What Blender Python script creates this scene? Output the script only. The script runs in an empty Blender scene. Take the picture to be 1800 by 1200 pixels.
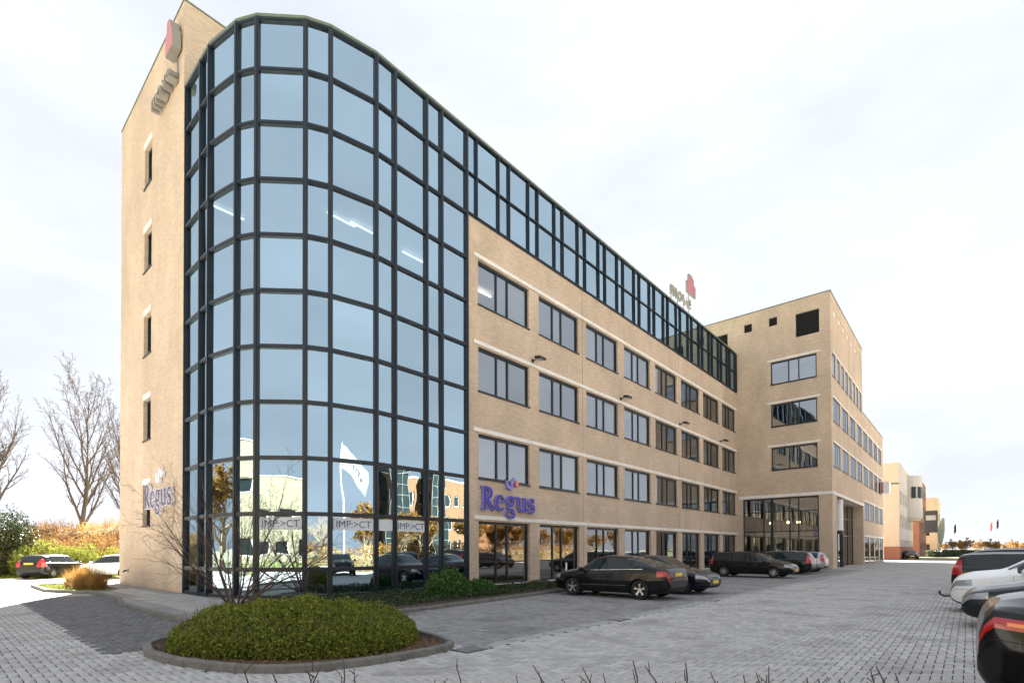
import bpy, math, random
import numpy as np
from mathutils import Vector, Matrix

random.seed(7)
RNG = np.random.default_rng(11)
SC = bpy.context.scene
COL = SC.collection
R = math.radians

# ------------------------------------------------------------------ camera
CAM_H = 1.65
FPX, YAW, PITCH, ROLL, PPX, PPY = 910.7, R(41.27), R(.74), R(-.2), 3.7, 354.5
FWD = Vector((-math.sin(YAW) * math.cos(PITCH), math.cos(YAW) * math.cos(PITCH), math.sin(PITCH)))
_r = Vector((math.cos(YAW), math.sin(YAW), 0))
_u = _r.cross(FWD)
RIGHT = _r * math.cos(ROLL) + _u * math.sin(ROLL)
UP = -_r * math.sin(ROLL) + _u * math.cos(ROLL)
cd = bpy.data.cameras.new('camera')
cam = bpy.data.objects.new('camera', cd)
COL.objects.link(cam)
m3 = Matrix((RIGHT, UP, -FWD)).transposed()
cam.matrix_world = Matrix.Translation((0, 0, CAM_H)) @ m3.to_4x4()
cd.sensor_fit = 'HORIZONTAL'
cd.sensor_width = 36
cd.lens = FPX / 1800 * 36
cd.shift_x = -PPX / 1800
cd.shift_y = PPY / 1800
cd.clip_start = .1
cd.clip_end = 6000
SC.camera = cam

# ------------------------------------------------------------------ sky, sun, exposure
SKY_CAP = (.525, .55, .605)
SUN_AZ, SUN_EL = R(64), R(34)        # azimuth measured from +Y towards -X
W = bpy.data.worlds.new('World')
SC.world = W
W.use_nodes = True
wn = W.node_tree
bg = wn.nodes['Background']
sky = wn.nodes.new('ShaderNodeTexSky')
sky.sky_type = 'NISHITA'
sky.sun_disc = False
sky.sun_elevation = SUN_EL
sky.sun_rotation = -SUN_AZ
sky.air_density = 1.0
sky.dust_density = 1.9
sky.ozone_density = 1.0
# soft cap on each colour channel: the sky's brightness levels off smoothly towards a milky white everywhere
sep = wn.nodes.new('ShaderNodeSeparateColor')
cmb = wn.nodes.new('ShaderNodeCombineColor')
wn.links.new(sky.outputs[0], sep.inputs[0])
for _i, _cap in enumerate((SKY_CAP)):
    _d = wn.nodes.new('ShaderNodeMath')
    _d.operation = 'DIVIDE'
    _d.inputs[1].default_value = _cap
    wn.links.new(sep.outputs[_i], _d.inputs[0])
    _p = wn.nodes.new('ShaderNodeMath')
    _p.operation = 'POWER'
    _p.inputs[1].default_value = 5.
    wn.links.new(_d.outputs[0], _p.inputs[0])
    _a = wn.nodes.new('ShaderNodeMath')
    _a.operation = 'ADD'
    _a.inputs[1].default_value = 1.
    wn.links.new(_p.outputs[0], _a.inputs[0])
    _q = wn.nodes.new('ShaderNodeMath')
    _q.operation = 'POWER'
    _q.inputs[1].default_value = 1 / 5.
    wn.links.new(_a.outputs[0], _q.inputs[0])
    _o = wn.nodes.new('ShaderNodeMath')
    _o.operation = 'DIVIDE'
    wn.links.new(sep.outputs[_i], _o.inputs[0])
    wn.links.new(_q.outputs[0], _o.inputs[1])
    wn.links.new(_o.outputs[0], cmb.inputs[_i])
# very soft streaks of high cloud, all round the sky
_tc = wn.nodes.new('ShaderNodeTexCoord')
_mp = wn.nodes.new('ShaderNodeMapping')
_mp.inputs['Scale'].default_value = (1.6, 1.6, 4.)
wn.links.new(_tc.outputs['Generated'], _mp.inputs[0])
_ns = wn.nodes.new('ShaderNodeTexNoise')
_ns.inputs['Scale'].default_value = 1.5
_ns.inputs['Detail'].default_value = 5
_ns.inputs['Roughness'].default_value = .55
wn.links.new(_mp.outputs[0], _ns.inputs['Vector'])
_mr = wn.nodes.new('ShaderNodeMapRange')
_mr.inputs[1].default_value = .3
_mr.inputs[2].default_value = .7
_mr.inputs[3].default_value = .87
_mr.inputs[4].default_value = 1.1
wn.links.new(_ns.outputs[0], _mr.inputs[0])
_vm = wn.nodes.new('ShaderNodeVectorMath')
_vm.operation = 'SCALE'
wn.links.new(cmb.outputs[0], _vm.inputs[0])
wn.links.new(_mr.outputs[0], _vm.inputs['Scale'])
wn.links.new(_vm.outputs[0], bg.inputs[0])
bg.inputs[1].default_value = .15
sl = bpy.data.lights.new('sun', 'SUN')
sl.energy = 5.
sl.angle = R(.53)
sl.color = (1, .93, .82)
sun = bpy.data.objects.new('sun', sl)
COL.objects.link(sun)
sdir = Vector((-math.sin(SUN_AZ) * math.cos(SUN_EL), math.cos(SUN_AZ) * math.cos(SUN_EL), math.sin(SUN_EL)))
sun.rotation_euler = sdir.to_track_quat('Z', 'Y').to_euler()
sun.location = (-40, 40, 60)
vs = SC.view_settings
vs.view_transform = 'Standard'
vs.look = 'None'
vs.exposure = 3.64
vs.gamma = 1
cy = SC.cycles
cy.use_denoising = True
cy.max_bounces = 7
cy.diffuse_bounces = 3
cy.glossy_bounces = 5
cy.transparent_max_bounces = 12
cy.sample_clamp_indirect = 6


def ray(u, v):
    return FWD + RIGHT * ((u - 900 - PPX) / FPX) + UP * ((600 + PPY - v) / FPX)


def project(x, y, z=0.):
    d = Vector((x, y, z - CAM_H))
    k = d.dot(FWD)
    if k < .05:
        return None
    return 900 + PPX + FPX * d.dot(RIGHT) / k, 600 + PPY - FPX * d.dot(UP) / k, k


def at_depth(u, depth, z=0.):
    """world x,y of image column u at a given distance along the view"""
    d = ray(u, 965)
    return d.x * depth, d.y * depth


# ------------------------------------------------------------------ materials
def mat(name, col, rough=.8, metal=0., var=0., vscale=3., bump=0., bscale=40., spec=.5, coat=0., col2=None,
        island=0., stretch=None, dirt=0., dirtcol=(.05, .04, .03)):
    m = bpy.data.materials.new(name)
    m.use_nodes = True
    nt = m.node_tree
    p = nt.nodes['Principled BSDF']
    p.inputs['Roughness'].default_value = rough
    p.inputs['Metallic'].default_value = metal
    p.inputs['Specular IOR Level'].default_value = spec
    p.inputs['Coat Weight'].default_value = coat
    p.inputs['Coat Roughness'].default_value = .04
    p.inputs['Base Color'].default_value = (*col, 1)
    L = nt.links.new
    tc = nt.nodes.new('ShaderNodeTexCoord')
    vec = tc.outputs['Object']
    if stretch:
        mp = nt.nodes.new('ShaderNodeMapping')
        mp.inputs['Scale'].default_value = stretch
        L(vec, mp.inputs[0])
        vec = mp.outputs[0]
    out = None
    if var or col2 or island:
        c2 = col2 or tuple(min(1, c * (1 + var)) for c in col)
        c1 = col if col2 else tuple(c * (1 - var) for c in col)
        mix = nt.nodes.new('ShaderNodeMix')
        mix.data_type = 'RGBA'
        mix.inputs[6].default_value = (*c1, 1)
        mix.inputs[7].default_value = (*c2, 1)
        if island:
            g = nt.nodes.new('ShaderNodeNewGeometry')
            L(g.outputs['Random Per Island'], mix.inputs[0])
        else:
            n = nt.nodes.new('ShaderNodeTexNoise')
            n.inputs['Scale'].default_value = vscale
            n.inputs['Detail'].default_value = 6
            n.inputs['Roughness'].default_value = .65
            L(vec, n.inputs['Vector'])
            rp = nt.nodes.new('ShaderNodeMapRange')
            rp.inputs[1].default_value = .3
            rp.inputs[2].default_value = .7
            L(n.outputs[0], rp.inputs[0])
            L(rp.outputs[0], mix.inputs[0])
        out = mix.outputs[2]
    if dirt:
        n2 = nt.nodes.new('ShaderNodeTexNoise')
        n2.inputs['Scale'].default_value = vscale * .35
        n2.inputs['Detail'].default_value = 8
        L(vec, n2.inputs['Vector'])
        r2 = nt.nodes.new('ShaderNodeMapRange')
        r2.inputs[1].default_value = .5
        r2.inputs[2].default_value = .75
        r2.inputs[4].default_value = dirt
        L(n2.outputs[0], r2.inputs[0])
        mx2 = nt.nodes.new('ShaderNodeMix')
        mx2.data_type = 'RGBA'
        mx2.inputs[6].default_value = (*col, 1)
        mx2.inputs[7].default_value = (*dirtcol, 1)
        L(r2.outputs[0], mx2.inputs[0])
        if out:
            L(out, mx2.inputs[6])
        out = mx2.outputs[2]
    if out:
        L(out, p.inputs['Base Color'])
    if bump:
        n = nt.nodes.new('ShaderNodeTexNoise')
        n.inputs['Scale'].default_value = bscale
        n.inputs['Detail'].default_value = 4
        L(vec, n.inputs['Vector'])
        b = nt.nodes.new('ShaderNodeBump')
        b.inputs['Strength'].default_value = bump
        b.inputs['Distance'].default_value = .02
        L(n.outputs[0], b.inputs['Height'])
        L(b.outputs[0], p.inputs['Normal'])
    return m


def brick_mat(name, axis, c1, c2, mortar, bw=.21, bh=.0625, ms=.012, off=.5, stain=.36):
    """brick wall material in metres; axis is the horizontal axis (0 = X, 1 = Y, 2 = ground plan)"""
    m = bpy.data.materials.new(name)
    m.use_nodes = True
    nt = m.node_tree
    L = nt.links.new
    p = nt.nodes['Principled BSDF']
    p.inputs['Roughness'].default_value = .88
    g = nt.nodes.new('ShaderNodeNewGeometry')
    sp = nt.nodes.new('ShaderNodeSeparateXYZ')
    cb = nt.nodes.new('ShaderNodeCombineXYZ')
    L(g.outputs['Position'], sp.inputs[0])
    if axis == 2:
        L(sp.outputs[1], cb.inputs[0])
        L(sp.outputs[0], cb.inputs[1])
    else:
        L(sp.outputs[axis], cb.inputs[0])
        L(sp.outputs[2], cb.inputs[1])
    b = nt.nodes.new('ShaderNodeTexBrick')
    b.offset = off
    b.inputs['Scale'].default_value = 1
    b.inputs['Brick Width'].default_value = bw
    b.inputs['Row Height'].default_value = bh
    b.inputs['Mortar Size'].default_value = ms * .5
    b.inputs['Mortar Smooth'].default_value = .3
    b.inputs['Color1'].default_value = (*c1, 1)
    b.inputs['Color2'].default_value = (*c2, 1)
    b.inputs['Mortar'].default_value = (*mortar, 1)
    L(cb.outputs[0], b.inputs['Vector'])
    # weathering: broad blotches and vertical run marks
    n = nt.nodes.new('ShaderNodeTexNoise')
    n.inputs['Scale'].default_value = .55
    n.inputs['Detail'].default_value = 9
    n.inputs['Roughness'].default_value = .62
    L(g.outputs['Position'], n.inputs['Vector'])
    mp = nt.nodes.new('ShaderNodeMapping')
    mp.inputs['Scale'].default_value = (.7, .7, .25) if axis != 2 else (1.5, .4, 1)
    L(g.outputs['Position'], mp.inputs[0])
    n2 = nt.nodes.new('ShaderNodeTexNoise')
    n2.inputs['Scale'].default_value = 1
    n2.inputs['Detail'].default_value = 6
    L(mp.outputs[0], n2.inputs['Vector'])
    a = nt.nodes.new('ShaderNodeMath')
    a.operation = 'MULTIPLY'
    L(n.outputs[0], a.inputs[0])
    L(n2.outputs[0], a.inputs[1])
    r = nt.nodes.new('ShaderNodeMapRange')
    r.inputs[1].default_value = .12
    r.inputs[2].default_value = .38
    r.inputs[3].default_value = 1 - stain * .5
    r.inputs[4].default_value = 1 + stain * .16
    L(a.outputs[0], r.inputs[0])
    mx = nt.nodes.new('ShaderNodeVectorMath')
    mx.operation = 'SCALE'
    L(b.outputs['Color'], mx.inputs[0])
    L(r.outputs[0], mx.inputs['Scale'])
    L(mx.outputs[0], p.inputs['Base Color'])
    bp = nt.nodes.new('ShaderNodeBump')
    bp.inputs['Strength'].default_value = .6
    bp.inputs['Distance'].default_value = .008
    bp.invert = True
    L(b.outputs['Fac'], bp.inputs['Height'])
    L(bp.outputs[0], p.inputs['Normal'])
    return m


def glass_mat(name, ior, tint, refl, rough=0.):
    m = bpy.data.materials.new(name)
    m.use_nodes = True
    nt = m.node_tree
    for n in list(nt.nodes):
        nt.nodes.remove(n)
    o = nt.nodes.new('ShaderNodeOutputMaterial')
    mx = nt.nodes.new('ShaderNodeMixShader')
    t = nt.nodes.new('ShaderNodeBsdfTransparent')
    t.inputs[0].default_value = (*tint, 1)
    g = nt.nodes.new('ShaderNodeBsdfGlossy')
    g.inputs[0].default_value = (*refl, 1)
    g.inputs['Roughness'].default_value = rough
    f = nt.nodes.new('ShaderNodeFresnel')
    f.inputs[0].default_value = ior
    nt.links.new(f.outputs[0], mx.inputs[0])
    nt.links.new(t.outputs[0], mx.inputs[1])
    nt.links.new(g.outputs[0], mx.inputs[2])
    nt.links.new(mx.outputs[0], o.inputs[0])
    oi = nt.nodes.new('ShaderNodeObjectInfo')
    vr = nt.nodes.new('ShaderNodeMapRange')
    vr.inputs[3].default_value = .9
    vr.inputs[4].default_value = 1.06
    nt.links.new(oi.outputs['Random'], vr.inputs[0])
    sc_ = nt.nodes.new('ShaderNodeVectorMath')
    sc_.operation = 'SCALE'
    sc_.inputs[0].default_value = refl
    nt.links.new(vr.outputs[0], sc_.inputs['Scale'])
    nt.links.new(sc_.outputs[0], g.inputs[0])
    # faint waviness of the panes
    tc = nt.nodes.new('ShaderNodeTexCoord')
    n = nt.nodes.new('ShaderNodeTexNoise')
    n.inputs['Scale'].default_value = .8
    n.inputs['Detail'].default_value = 1
    nt.links.new(tc.outputs['Object'], n.inputs['Vector'])
    b = nt.nodes.new('ShaderNodeBump')
    b.inputs['Strength'].default_value = .10
    b.inputs['Distance'].default_value = .05
    nt.links.new(n.outputs[0], b.inputs['Height'])
    nt.links.new(b.outputs[0], g.inputs['Normal'])
    return m


def emit_mat(name, col, s):
    m = bpy.data.materials.new(name)
    m.use_nodes = True
    p = m.node_tree.nodes['Principled BSDF']
    p.inputs['Base Color'].default_value = (*col, 1)
    p.inputs['Emission Color'].default_value = (*col, 1)
    p.inputs['Emission Strength'].default_value = s
    return m


def leaf_mat(name, c1, c2, trans=.3, rough=.8):
    m = mat(name, c1, rough, spec=.2, col2=c2, island=1.)
    nt = m.node_tree
    p = nt.nodes['Principled BSDF']
    o = nt.nodes['Material Output']
    t = nt.nodes.new('ShaderNodeBsdfTranslucent')
    src = p.inputs['Base Color'].links[0].from_socket
    nt.links.new(src, t.inputs[0])
    mx = nt.nodes.new('ShaderNodeMixShader')
    mx.inputs[0].default_value = trans
    nt.links.new(p.outputs[0], mx.inputs[1])
    nt.links.new(t.outputs[0], mx.inputs[2])
    nt.links.new(mx.outputs[0], o.inputs[0])
    return m


BR1, BR2, MORT = (.60, .468, .345), (.49, .375, .27), (.58, .495, .40)
M = dict(
    brick_x=brick_mat('brick_x', 1, BR1, BR2, MORT),
    brick_y=brick_mat('brick_y', 0, BR1, BR2, MORT),
    band=mat('white_concrete', (.74, .71, .66), .8, var=.08, vscale=4, dirt=.35, dirtcol=(.4, .36, .3)),
    frame=mat('dark_frame', (.008, .014, .022), .38, var=.25, vscale=6),
    cap=mat('green_cap', (.12, .15, .10), .5, var=.15),
    curtain=glass_mat('curtain_glass', 8., (.26, .33, .38), (.68, .89, 1.0)),
    glass=glass_mat('window_glass', 4.4, (.82, .86, .86), (.86, .92, .96)),
    clear=glass_mat('shop_glass', 3.5, (.68, .70, .68), (.9, .94, .96)),
    blind=mat('blind', (.78, .78, .74), .8, var=.05, vscale=2),
    interior=mat('interior_grey', (.30, .29, .27), .9, var=.1),
    ceiling=mat('interior_ceiling', (.6, .6, .58), .9),
    warm=mat('interior_orange', (.65, .36, .14), .8, var=.12, vscale=1),
    tube=emit_mat('fluorescent', (1, .95, .85), .45),
    warmlamp=emit_mat('warm_lamp', (1, .72, .38), .8),
    roof=mat('roof_felt', (.12, .12, .12), .9, var=.2),
    louver=mat('louver', (.025, .027, .035), .5),
    metal=mat('grey_metal', (.35, .36, .37), .45, metal=.7, var=.1),
    concrete=mat('concrete', (.34, .33, .31), .9, var=.16, vscale=5, bump=.3, dirt=.4),
    kerb=mat('kerb_concrete', (.15, .145, .13), .9, var=.22, vscale=9, bump=.5, bscale=60, dirt=.5),
    soil=mat('soil', (.07, .05, .035), .95, var=.4, vscale=12, bump=.9, bscale=30),
    bark=mat('bark', (.085, .072, .06), .9, var=.3, vscale=8),
    bark_l=mat('bark_pale', (.22, .16, .10), .9, var=.3, vscale=6),  # lighter, warmer bark tone than the one above
    twig=mat('twig', (.075, .052, .042), .8, var=.3, vscale=6),
    leaf=leaf_mat('leaf', (.06, .09, .012), (.30, .32, .055)),
    leaf_glossy=leaf_mat('leaf_glossy', (.03, .08, .02), (.10, .19, .04), .2, .3),
    ivy=leaf_mat('ivy', (.015, .032, .012), (.06, .08, .03), .2, .4),
    holly=leaf_mat('holly', (.012, .03, .012), (.06, .085, .03), .2, .4),
    dry=leaf_mat('dry_grass', (.22, .11, .03), (.42, .27, .09), .3),
    dry_red=leaf_mat('dry_twig', (.15, .07, .03), (.32, .18, .075), .2),
    golden=leaf_mat('golden_leaf', (.15, .07, .011), (.36, .20, .045), .3),
    grass=leaf_mat('grass', (.08, .12, .015), (.22, .24, .04), .3),
    core=mat('thicket_core', (.10, .075, .035), 1., var=.4, vscale=6),
    core_g=mat('bush_core', (.03, .035, .015), 1., var=.4, vscale=9),
    tyre=mat('tyre', (.012, .012, .013), .85, var=.2, vscale=10),
    alloy=mat('alloy', (.62, .62, .63), .3, metal=.9),
    dark=mat('black_plastic', (.012, .012, .013), .5),
    carglass=mat('car_glass', (.016, .023, .024), .03, spec=.42),
    lamp_white=mat('headlamp', (.30, .31, .33), .1, metal=.3, coat=1.),
    lamp_red=mat('tail_lamp', (.40, .008, .010), .12, coat=.7),
    lamp_orange=mat('indicator_lens', (.75, .16, .02), .12, coat=1.),
    plate=mat('plate_yellow', (.75, .50, .04), .5),
    chrome=mat('chrome', (.75, .76, .78), .12, metal=1.),
    sign_blue=mat('sign_blue', (.018, .014, .34), .35),
    sign_rim=mat('sign_rim', (.24, .21, .56), .4),
    sign_white=mat('sign_white', (.8, .78, .84), .45),
    sign_navy=mat('sign_navy', (.04, .035, .12), .4),
    sign_red=mat('sign_red', (.42, .14, .16), .45, var=.1),
    sign_pink=mat('sign_pink', (.72, .22, .20), .45),
    sign_grey=mat('sign_grey', (.24, .23, .21), .5, var=.1),
    flag_cloth=mat('flag_cloth', (.17, .17, .17), .8),
    film=mat('window_film', (.62, .66, .70), .35),
    ink=mat('film_ink', (.03, .05, .13), .5),
    flag_ink=mat('flag_ink', (.003, .003, .004), .8),
    white=mat('white_paint', (.78, .78, .76), .6, var=.04),
    marking=mat('road_marking', (.30, .30, .30), .8, var=.2, vscale=14, dirt=.5, dirtcol=(.25, .25, .25)),
)


def paint(name, col, metal=.25):
    return mat(name, col, .3, metal=metal, coat=.5, spec=.15)


P_BLACK = paint('paint_black', (.003, .003, .004), 0.)
P_NAVY = paint('paint_navy', (.004, .006, .012), .1)
P_GREY = paint('paint_grey', (.012, .014, .017), .3)
P_WHITE = paint('paint_white', (.74, .75, .76), 0.)
P_SILVER = paint('paint_silver', (.36, .37, .38), .6)
P_GREEN = paint('paint_dark_green', (.008, .012, .012), .2)


# ------------------------------------------------------------------ mesh helpers
class MB:
    def __init__(s):
        s.v = []
        s.f = []

    def quad(s, a, b, c, d):
        i = len(s.v)
        s.v += [tuple(a), tuple(b), tuple(c), tuple(d)]
        s.f.append((i, i + 1, i + 2, i + 3))
        return s

    def box(s, x0, x1, y0, y1, z0, z1):
        i = len(s.v)
        s.v += [(x, y, z) for z in (z0, z1) for y in (y0, y1) for x in (x0, x1)]
        s.f += [tuple(i + k for k in q) for q in
                ((0, 2, 3, 1), (4, 5, 7, 6), (0, 1, 5, 4), (2, 6, 7, 3), (0, 4, 6, 2), (1, 3, 7, 5))]
        return s

    def obox(s, c, ax, ay, az, hx, hy, hz):
        """oriented box: centre, three unit axes, half sizes"""
        c, ax, ay, az = map(Vector, (c, ax, ay, az))
        i = len(s.v)
        for dz in (-1, 1):
            for dy in (-1, 1):
                for dx in (-1, 1):
                    s.v.append(tuple(c + ax * hx * dx + ay * hy * dy + az * hz * dz))
        s.f += [tuple(i + k for k in q) for q in
                ((0, 2, 3, 1), (4, 5, 7, 6), (0, 1, 5, 4), (2, 6, 7, 3), (0, 4, 6, 2), (1, 3, 7, 5))]
        return s

    def bar(s, a, b, w, d, up=(0, 0, 1)):
        """rectangular bar from a to b; w across, d along 'up'"""
        a, b = Vector(a), Vector(b)
        t = (b - a)
        l = t.length
        t.normalize()
        up = Vector(up)
        sd = t.cross(up)
        if sd.length < 1e-5:
            sd = t.cross(Vector((1, 0, 0)))
        sd.normalize()
        u = sd.cross(t)
        return s.obox((a + b) / 2, t, sd, u, l / 2, w / 2, d / 2)

    def prism(s, pts, z0, z1):
        """polygon (counter-clockwise x,y) extruded from z0 to z1"""
        i, n = len(s.v), len(pts)
        s.v += [(p[0], p[1], z0) for p in pts] + [(p[0], p[1], z1) for p in pts]
        s.f.append(tuple(range(i + n - 1, i - 1, -1)))
        s.f.append(tuple(range(i + n, i + 2 * n)))
        for k in range(n):
            k2 = (k + 1) % n
            s.f.append((i + k, i + k2, i + n + k2, i + n + k))
        return s

    def tube(s, pts, rad, n=8, cap=True):
        pts = [Vector(p) for p in pts]
        if not hasattr(rad, '__len__'):
            rad = [rad] * len(pts)
        base = len(s.v)
        for k, p in enumerate(pts):
            t = (pts[min(k + 1, len(pts) - 1)] - pts[max(k - 1, 0)])
            t.normalize()
            a = t.cross(Vector((0, 0, 1)))
            if a.length < .05:
                a = t.cross(Vector((1, 0, 0)))
            a.normalize()
            b = t.cross(a)
            for j in range(n):
                th = 2 * math.pi * j / n
                s.v.append(tuple(p + (a * math.cos(th) + b * math.sin(th)) * rad[k]))
        for k in range(len(pts) - 1):
            for j in range(n):
                j2 = (j + 1) % n
                s.f.append((base + k * n + j, base + k * n + j2, base + (k + 1) * n + j2, base + (k + 1) * n + j))
        if cap:
            s.f.append(tuple(base + j for j in range(n))[::-1])
            e = base + (len(pts) - 1) * n
            s.f.append(tuple(e + j for j in range(n)))
        return s

    def lathe(s, prof, n=24, axis='Z', c=(0, 0, 0)):
        base = len(s.v)
        for (r, h) in prof:
            for j in range(n):
                th = 2 * math.pi * j / n
                a, b = r * math.cos(th), r * math.sin(th)
                q = (a, b, h) if axis == 'Z' else (a, h, b)
                s.v.append((q[0] + c[0], q[1] + c[1], q[2] + c[2]))
        for k in range(len(prof) - 1):
            for j in range(n):
                j2 = (j + 1) % n
                s.f.append((base + k * n + j, base + k * n + j2, base + (k + 1) * n + j2, base + (k + 1) * n + j))
        return s

    def mesh(s, name, smooth=False):
        me = bpy.data.meshes.new(name)
        me.from_pydata(s.v, [], s.f)
        if smooth:
            me.shade_smooth()
        me.update()
        return me

    def build(s, name, m, parent=None, smooth=False, world=True):
        if parent is not None and world:
            o = parent_origin(parent)
            s.v = [(a - o[0], b - o[1], c - o[2]) for a, b, c in s.v]
        return add(name, s.mesh(name, smooth), m, parent)


def parent_origin(p):
    o = Vector((0, 0, 0))
    while p is not None:
        o += p.location
        p = p.parent
    return o


def add(name, me, m, parent=None, loc=(0, 0, 0)):
    if m is not None and not me.materials:
        me.materials.append(M[m] if isinstance(m, str) else m)
    o = bpy.data.objects.new(name, me)
    COL.objects.link(o)
    o.location = loc
    o.parent = parent
    return o


def tag(o, label=None, cat=None, group=None, kind=None):
    if label:
        o['label'] = label
    if cat:
        o['category'] = cat
    if group:
        o['group'] = group
    if kind:
        o['kind'] = kind
    return o


def thing(name, label, cat, loc=(0, 0, 0), rz=0., group=None):
    o = bpy.data.objects.new(name, None)
    COL.objects.link(o)
    o.empty_display_size = .3
    o.location = loc
    o.rotation_euler = (0, 0, rz)
    return tag(o, label, cat, group)


def copy_tree(o, parent=None):
    c = o.copy()
    COL.objects.link(c)
    c.parent = parent
    for ch in o.children:
        copy_tree(ch, c)
    return c


def np_mesh(name, V, F):
    """fast mesh from numpy arrays: V (n,3), F (m,3 or 4)"""
    me = bpy.data.meshes.new(name)
    n, k = F.shape
    me.vertices.add(len(V))
    me.vertices.foreach_set('co', np.ascontiguousarray(V, dtype=np.float32).ravel())
    me.loops.add(n * k)
    me.loops.foreach_set('vertex_index', np.ascontiguousarray(F, dtype=np.int32).ravel())
    me.polygons.add(n)
    me.polygons.foreach_set('loop_start', np.arange(0, n * k, k, dtype=np.int32))
    me.update(calc_edges=True)
    me.validate()
    return me


def inside(poly, x, y):
    r = np.zeros(np.shape(x), bool)
    n = len(poly)
    for i in range(n):
        x0, y0 = poly[i]
        x1, y1 = poly[(i + 1) % n]
        c = ((y0 > y) != (y1 > y))
        with np.errstate(divide='ignore', invalid='ignore'):
            r ^= c & (x < (x1 - x0) * (y - y0) / (y1 - y0 + 1e-12) + x0)
    return r


def wall_sheet(mb, O, u, n, L, z0, z1, holes, depth=.25):
    """flat wall with openings: O start point, u horizontal unit vector, n outward normal;
    holes are (a, b, zlo, zhi); reveals go back by depth"""
    O, u, n = Vector(O), Vector(u), Vector(n)
    us = sorted({0, L, *[h[0] for h in holes], *[h[1] for h in holes]})
    zs = sorted({z0, z1, *[h[2] for h in holes], *[h[3] for h in holes]})
    P = lambda a, z, d=0.: tuple(O + u * a + n * d + Vector((0, 0, z)))
    for j in range(len(zs) - 1):
        run = None
        for i in range(len(us) - 1):
            cu, cz = (us[i] + us[i + 1]) / 2, (zs[j] + zs[j + 1]) / 2
            hole = any(h[0] < cu < h[1] and h[2] < cz < h[3] for h in holes)
            if not hole and run is None:
                run = us[i]
            if (hole or i == len(us) - 2) and run is not None:
                e = us[i] if hole else us[i + 1]
                mb.quad(P(run, zs[j]), P(e, zs[j]), P(e, zs[j + 1]), P(run, zs[j + 1]))
                run = None
    for a, b, lo, hi in holes:
        mb.quad(P(a, lo), P(a, lo, -depth), P(a, hi, -depth), P(a, hi))
        mb.quad(P(b, lo), P(b, hi), P(b, hi, -depth), P(b, lo, -depth))
        mb.quad(P(a, hi), P(a, hi, -depth), P(b, hi, -depth), P(b, hi))
        mb.quad(P(a, lo), P(b, lo), P(b, lo, -depth), P(a, lo, -depth))
    return mb


def window(parent, O, u, n, a, b, lo, hi, splits, glass='glass', blinds=None, rail=None, sill=True, inset=.12, fr=.085, fd=1.):
    """a framed window as a part: frame mesh with pane (and blind) sub-parts"""
    O, u, n = Vector(O), Vector(u), Vector(n)
    k = Vector((0, 0, 1))
    P = lambda t, z, d: O + u * t + n * d + k * z
    f = MB()
    d0 = -inset
    hw = fr / 2

    def fb(t0, t1, za, zb, dep=.05, proud=0.):
        f.obox(P((t0 + t1) / 2, (za + zb) / 2, d0 + proud), u, n, k, (t1 - t0) / 2, dep * fd, (zb - za) / 2)

    fb(a + .002, a + fr, lo + .002, hi - .002)
    fb(b - fr, b - .002, lo + .002, hi - .002)
    fb(a + fr, b - fr, hi - fr * 1.4, hi - .002)
    fb(a + fr, b - fr, lo + .002, lo + fr)
    xs = [a + fr] + [a + s for s in splits] + [b - fr]
    for s in splits:
        fb(a + s - hw, a + s + hw, lo + fr, hi - fr * 1.4, .047)
    if rail:
        for i in range(len(xs) - 1):
            l = xs[i] + (hw if i else 0)
            r_ = xs[i + 1] - (hw if i < len(xs) - 2 else 0)
            fb(l, r_, rail - .03, rail + .03, .043)
    if sill:
        f.obox(P((a + b) / 2, lo - .03, .0), u, n, k, (b - a) / 2 + .03, .05, .03)
    w = f.build('window', 'frame', parent)
    for i in range(len(xs) - 1):
        l = xs[i] + (hw if i else 0)
        r_ = xs[i + 1] - (hw if i < len(xs) - 2 else 0)
        zz = [lo + fr, hi - fr * 1.4]
        if rail:
            zz = [lo + fr, rail - .03, rail + .03, hi - fr * 1.4]
        for q in range(0, len(zz), 2):
            c = P((l + r_) / 2, (zz[q] + zz[q + 1]) / 2, d0)
            tilt = n + u * random.gauss(0, .0016) + k * random.gauss(0, .0016)
            tilt.normalize()
            uu = k.cross(tilt)
            uu.normalize()
            kk = tilt.cross(uu)
            hx, hz = (r_ - l) / 2, (zz[q + 1] - zz[q]) / 2
            MB().quad(c - uu * hx - kk * hz, c + uu * hx - kk * hz, c + uu * hx + kk * hz, c - uu * hx + kk * hz) \
                .build('pane', glass, w)
        if blinds and blinds[i]:
            kind = blinds[i]
            bm = MB()
            if kind == 'down':
                bm.obox(P((l + r_) / 2, (lo + hi) / 2 + .02, d0 - .12), u, n, k, (r_ - l) / 2 - .02, .004, (hi - lo) / 2 - .1)
            elif kind == 'slats':
                m_ = max(3, int((r_ - l) / .12))
                for q in range(m_):
                    t = l + (q + .5) * (r_ - l) / m_
                    ax = (u * .6 + n * .8)
                    ax.normalize()
                    bm.obox(P(t, (lo + hi) / 2, d0 - .16), ax, ax.cross(k), k, .055, .002, (hi - lo) / 2 - .1)
            else:
                hh = float(kind)
                bm.obox(P((l + r_) / 2, hi - .1 - hh / 2, d0 - .12), u, n, k, (r_ - l) / 2 - .02, .004, hh / 2)
            bm.build('blind', 'blind', w)
    return w


def font_mesh(text, size, depth, name):
    cu = bpy.data.curves.new(name, 'FONT')
    cu.body = text
    cu.size = size
    cu.extrude = depth
    o = bpy.data.objects.new(name, cu)
    COL.objects.link(o)
    bpy.context.view_layer.update()
    dg = bpy.context.evaluated_depsgraph_get()
    me = bpy.data.meshes.new_from_object(o.evaluated_get(dg))
    bpy.data.objects.remove(o)
    me.materials.clear()
    return me


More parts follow.
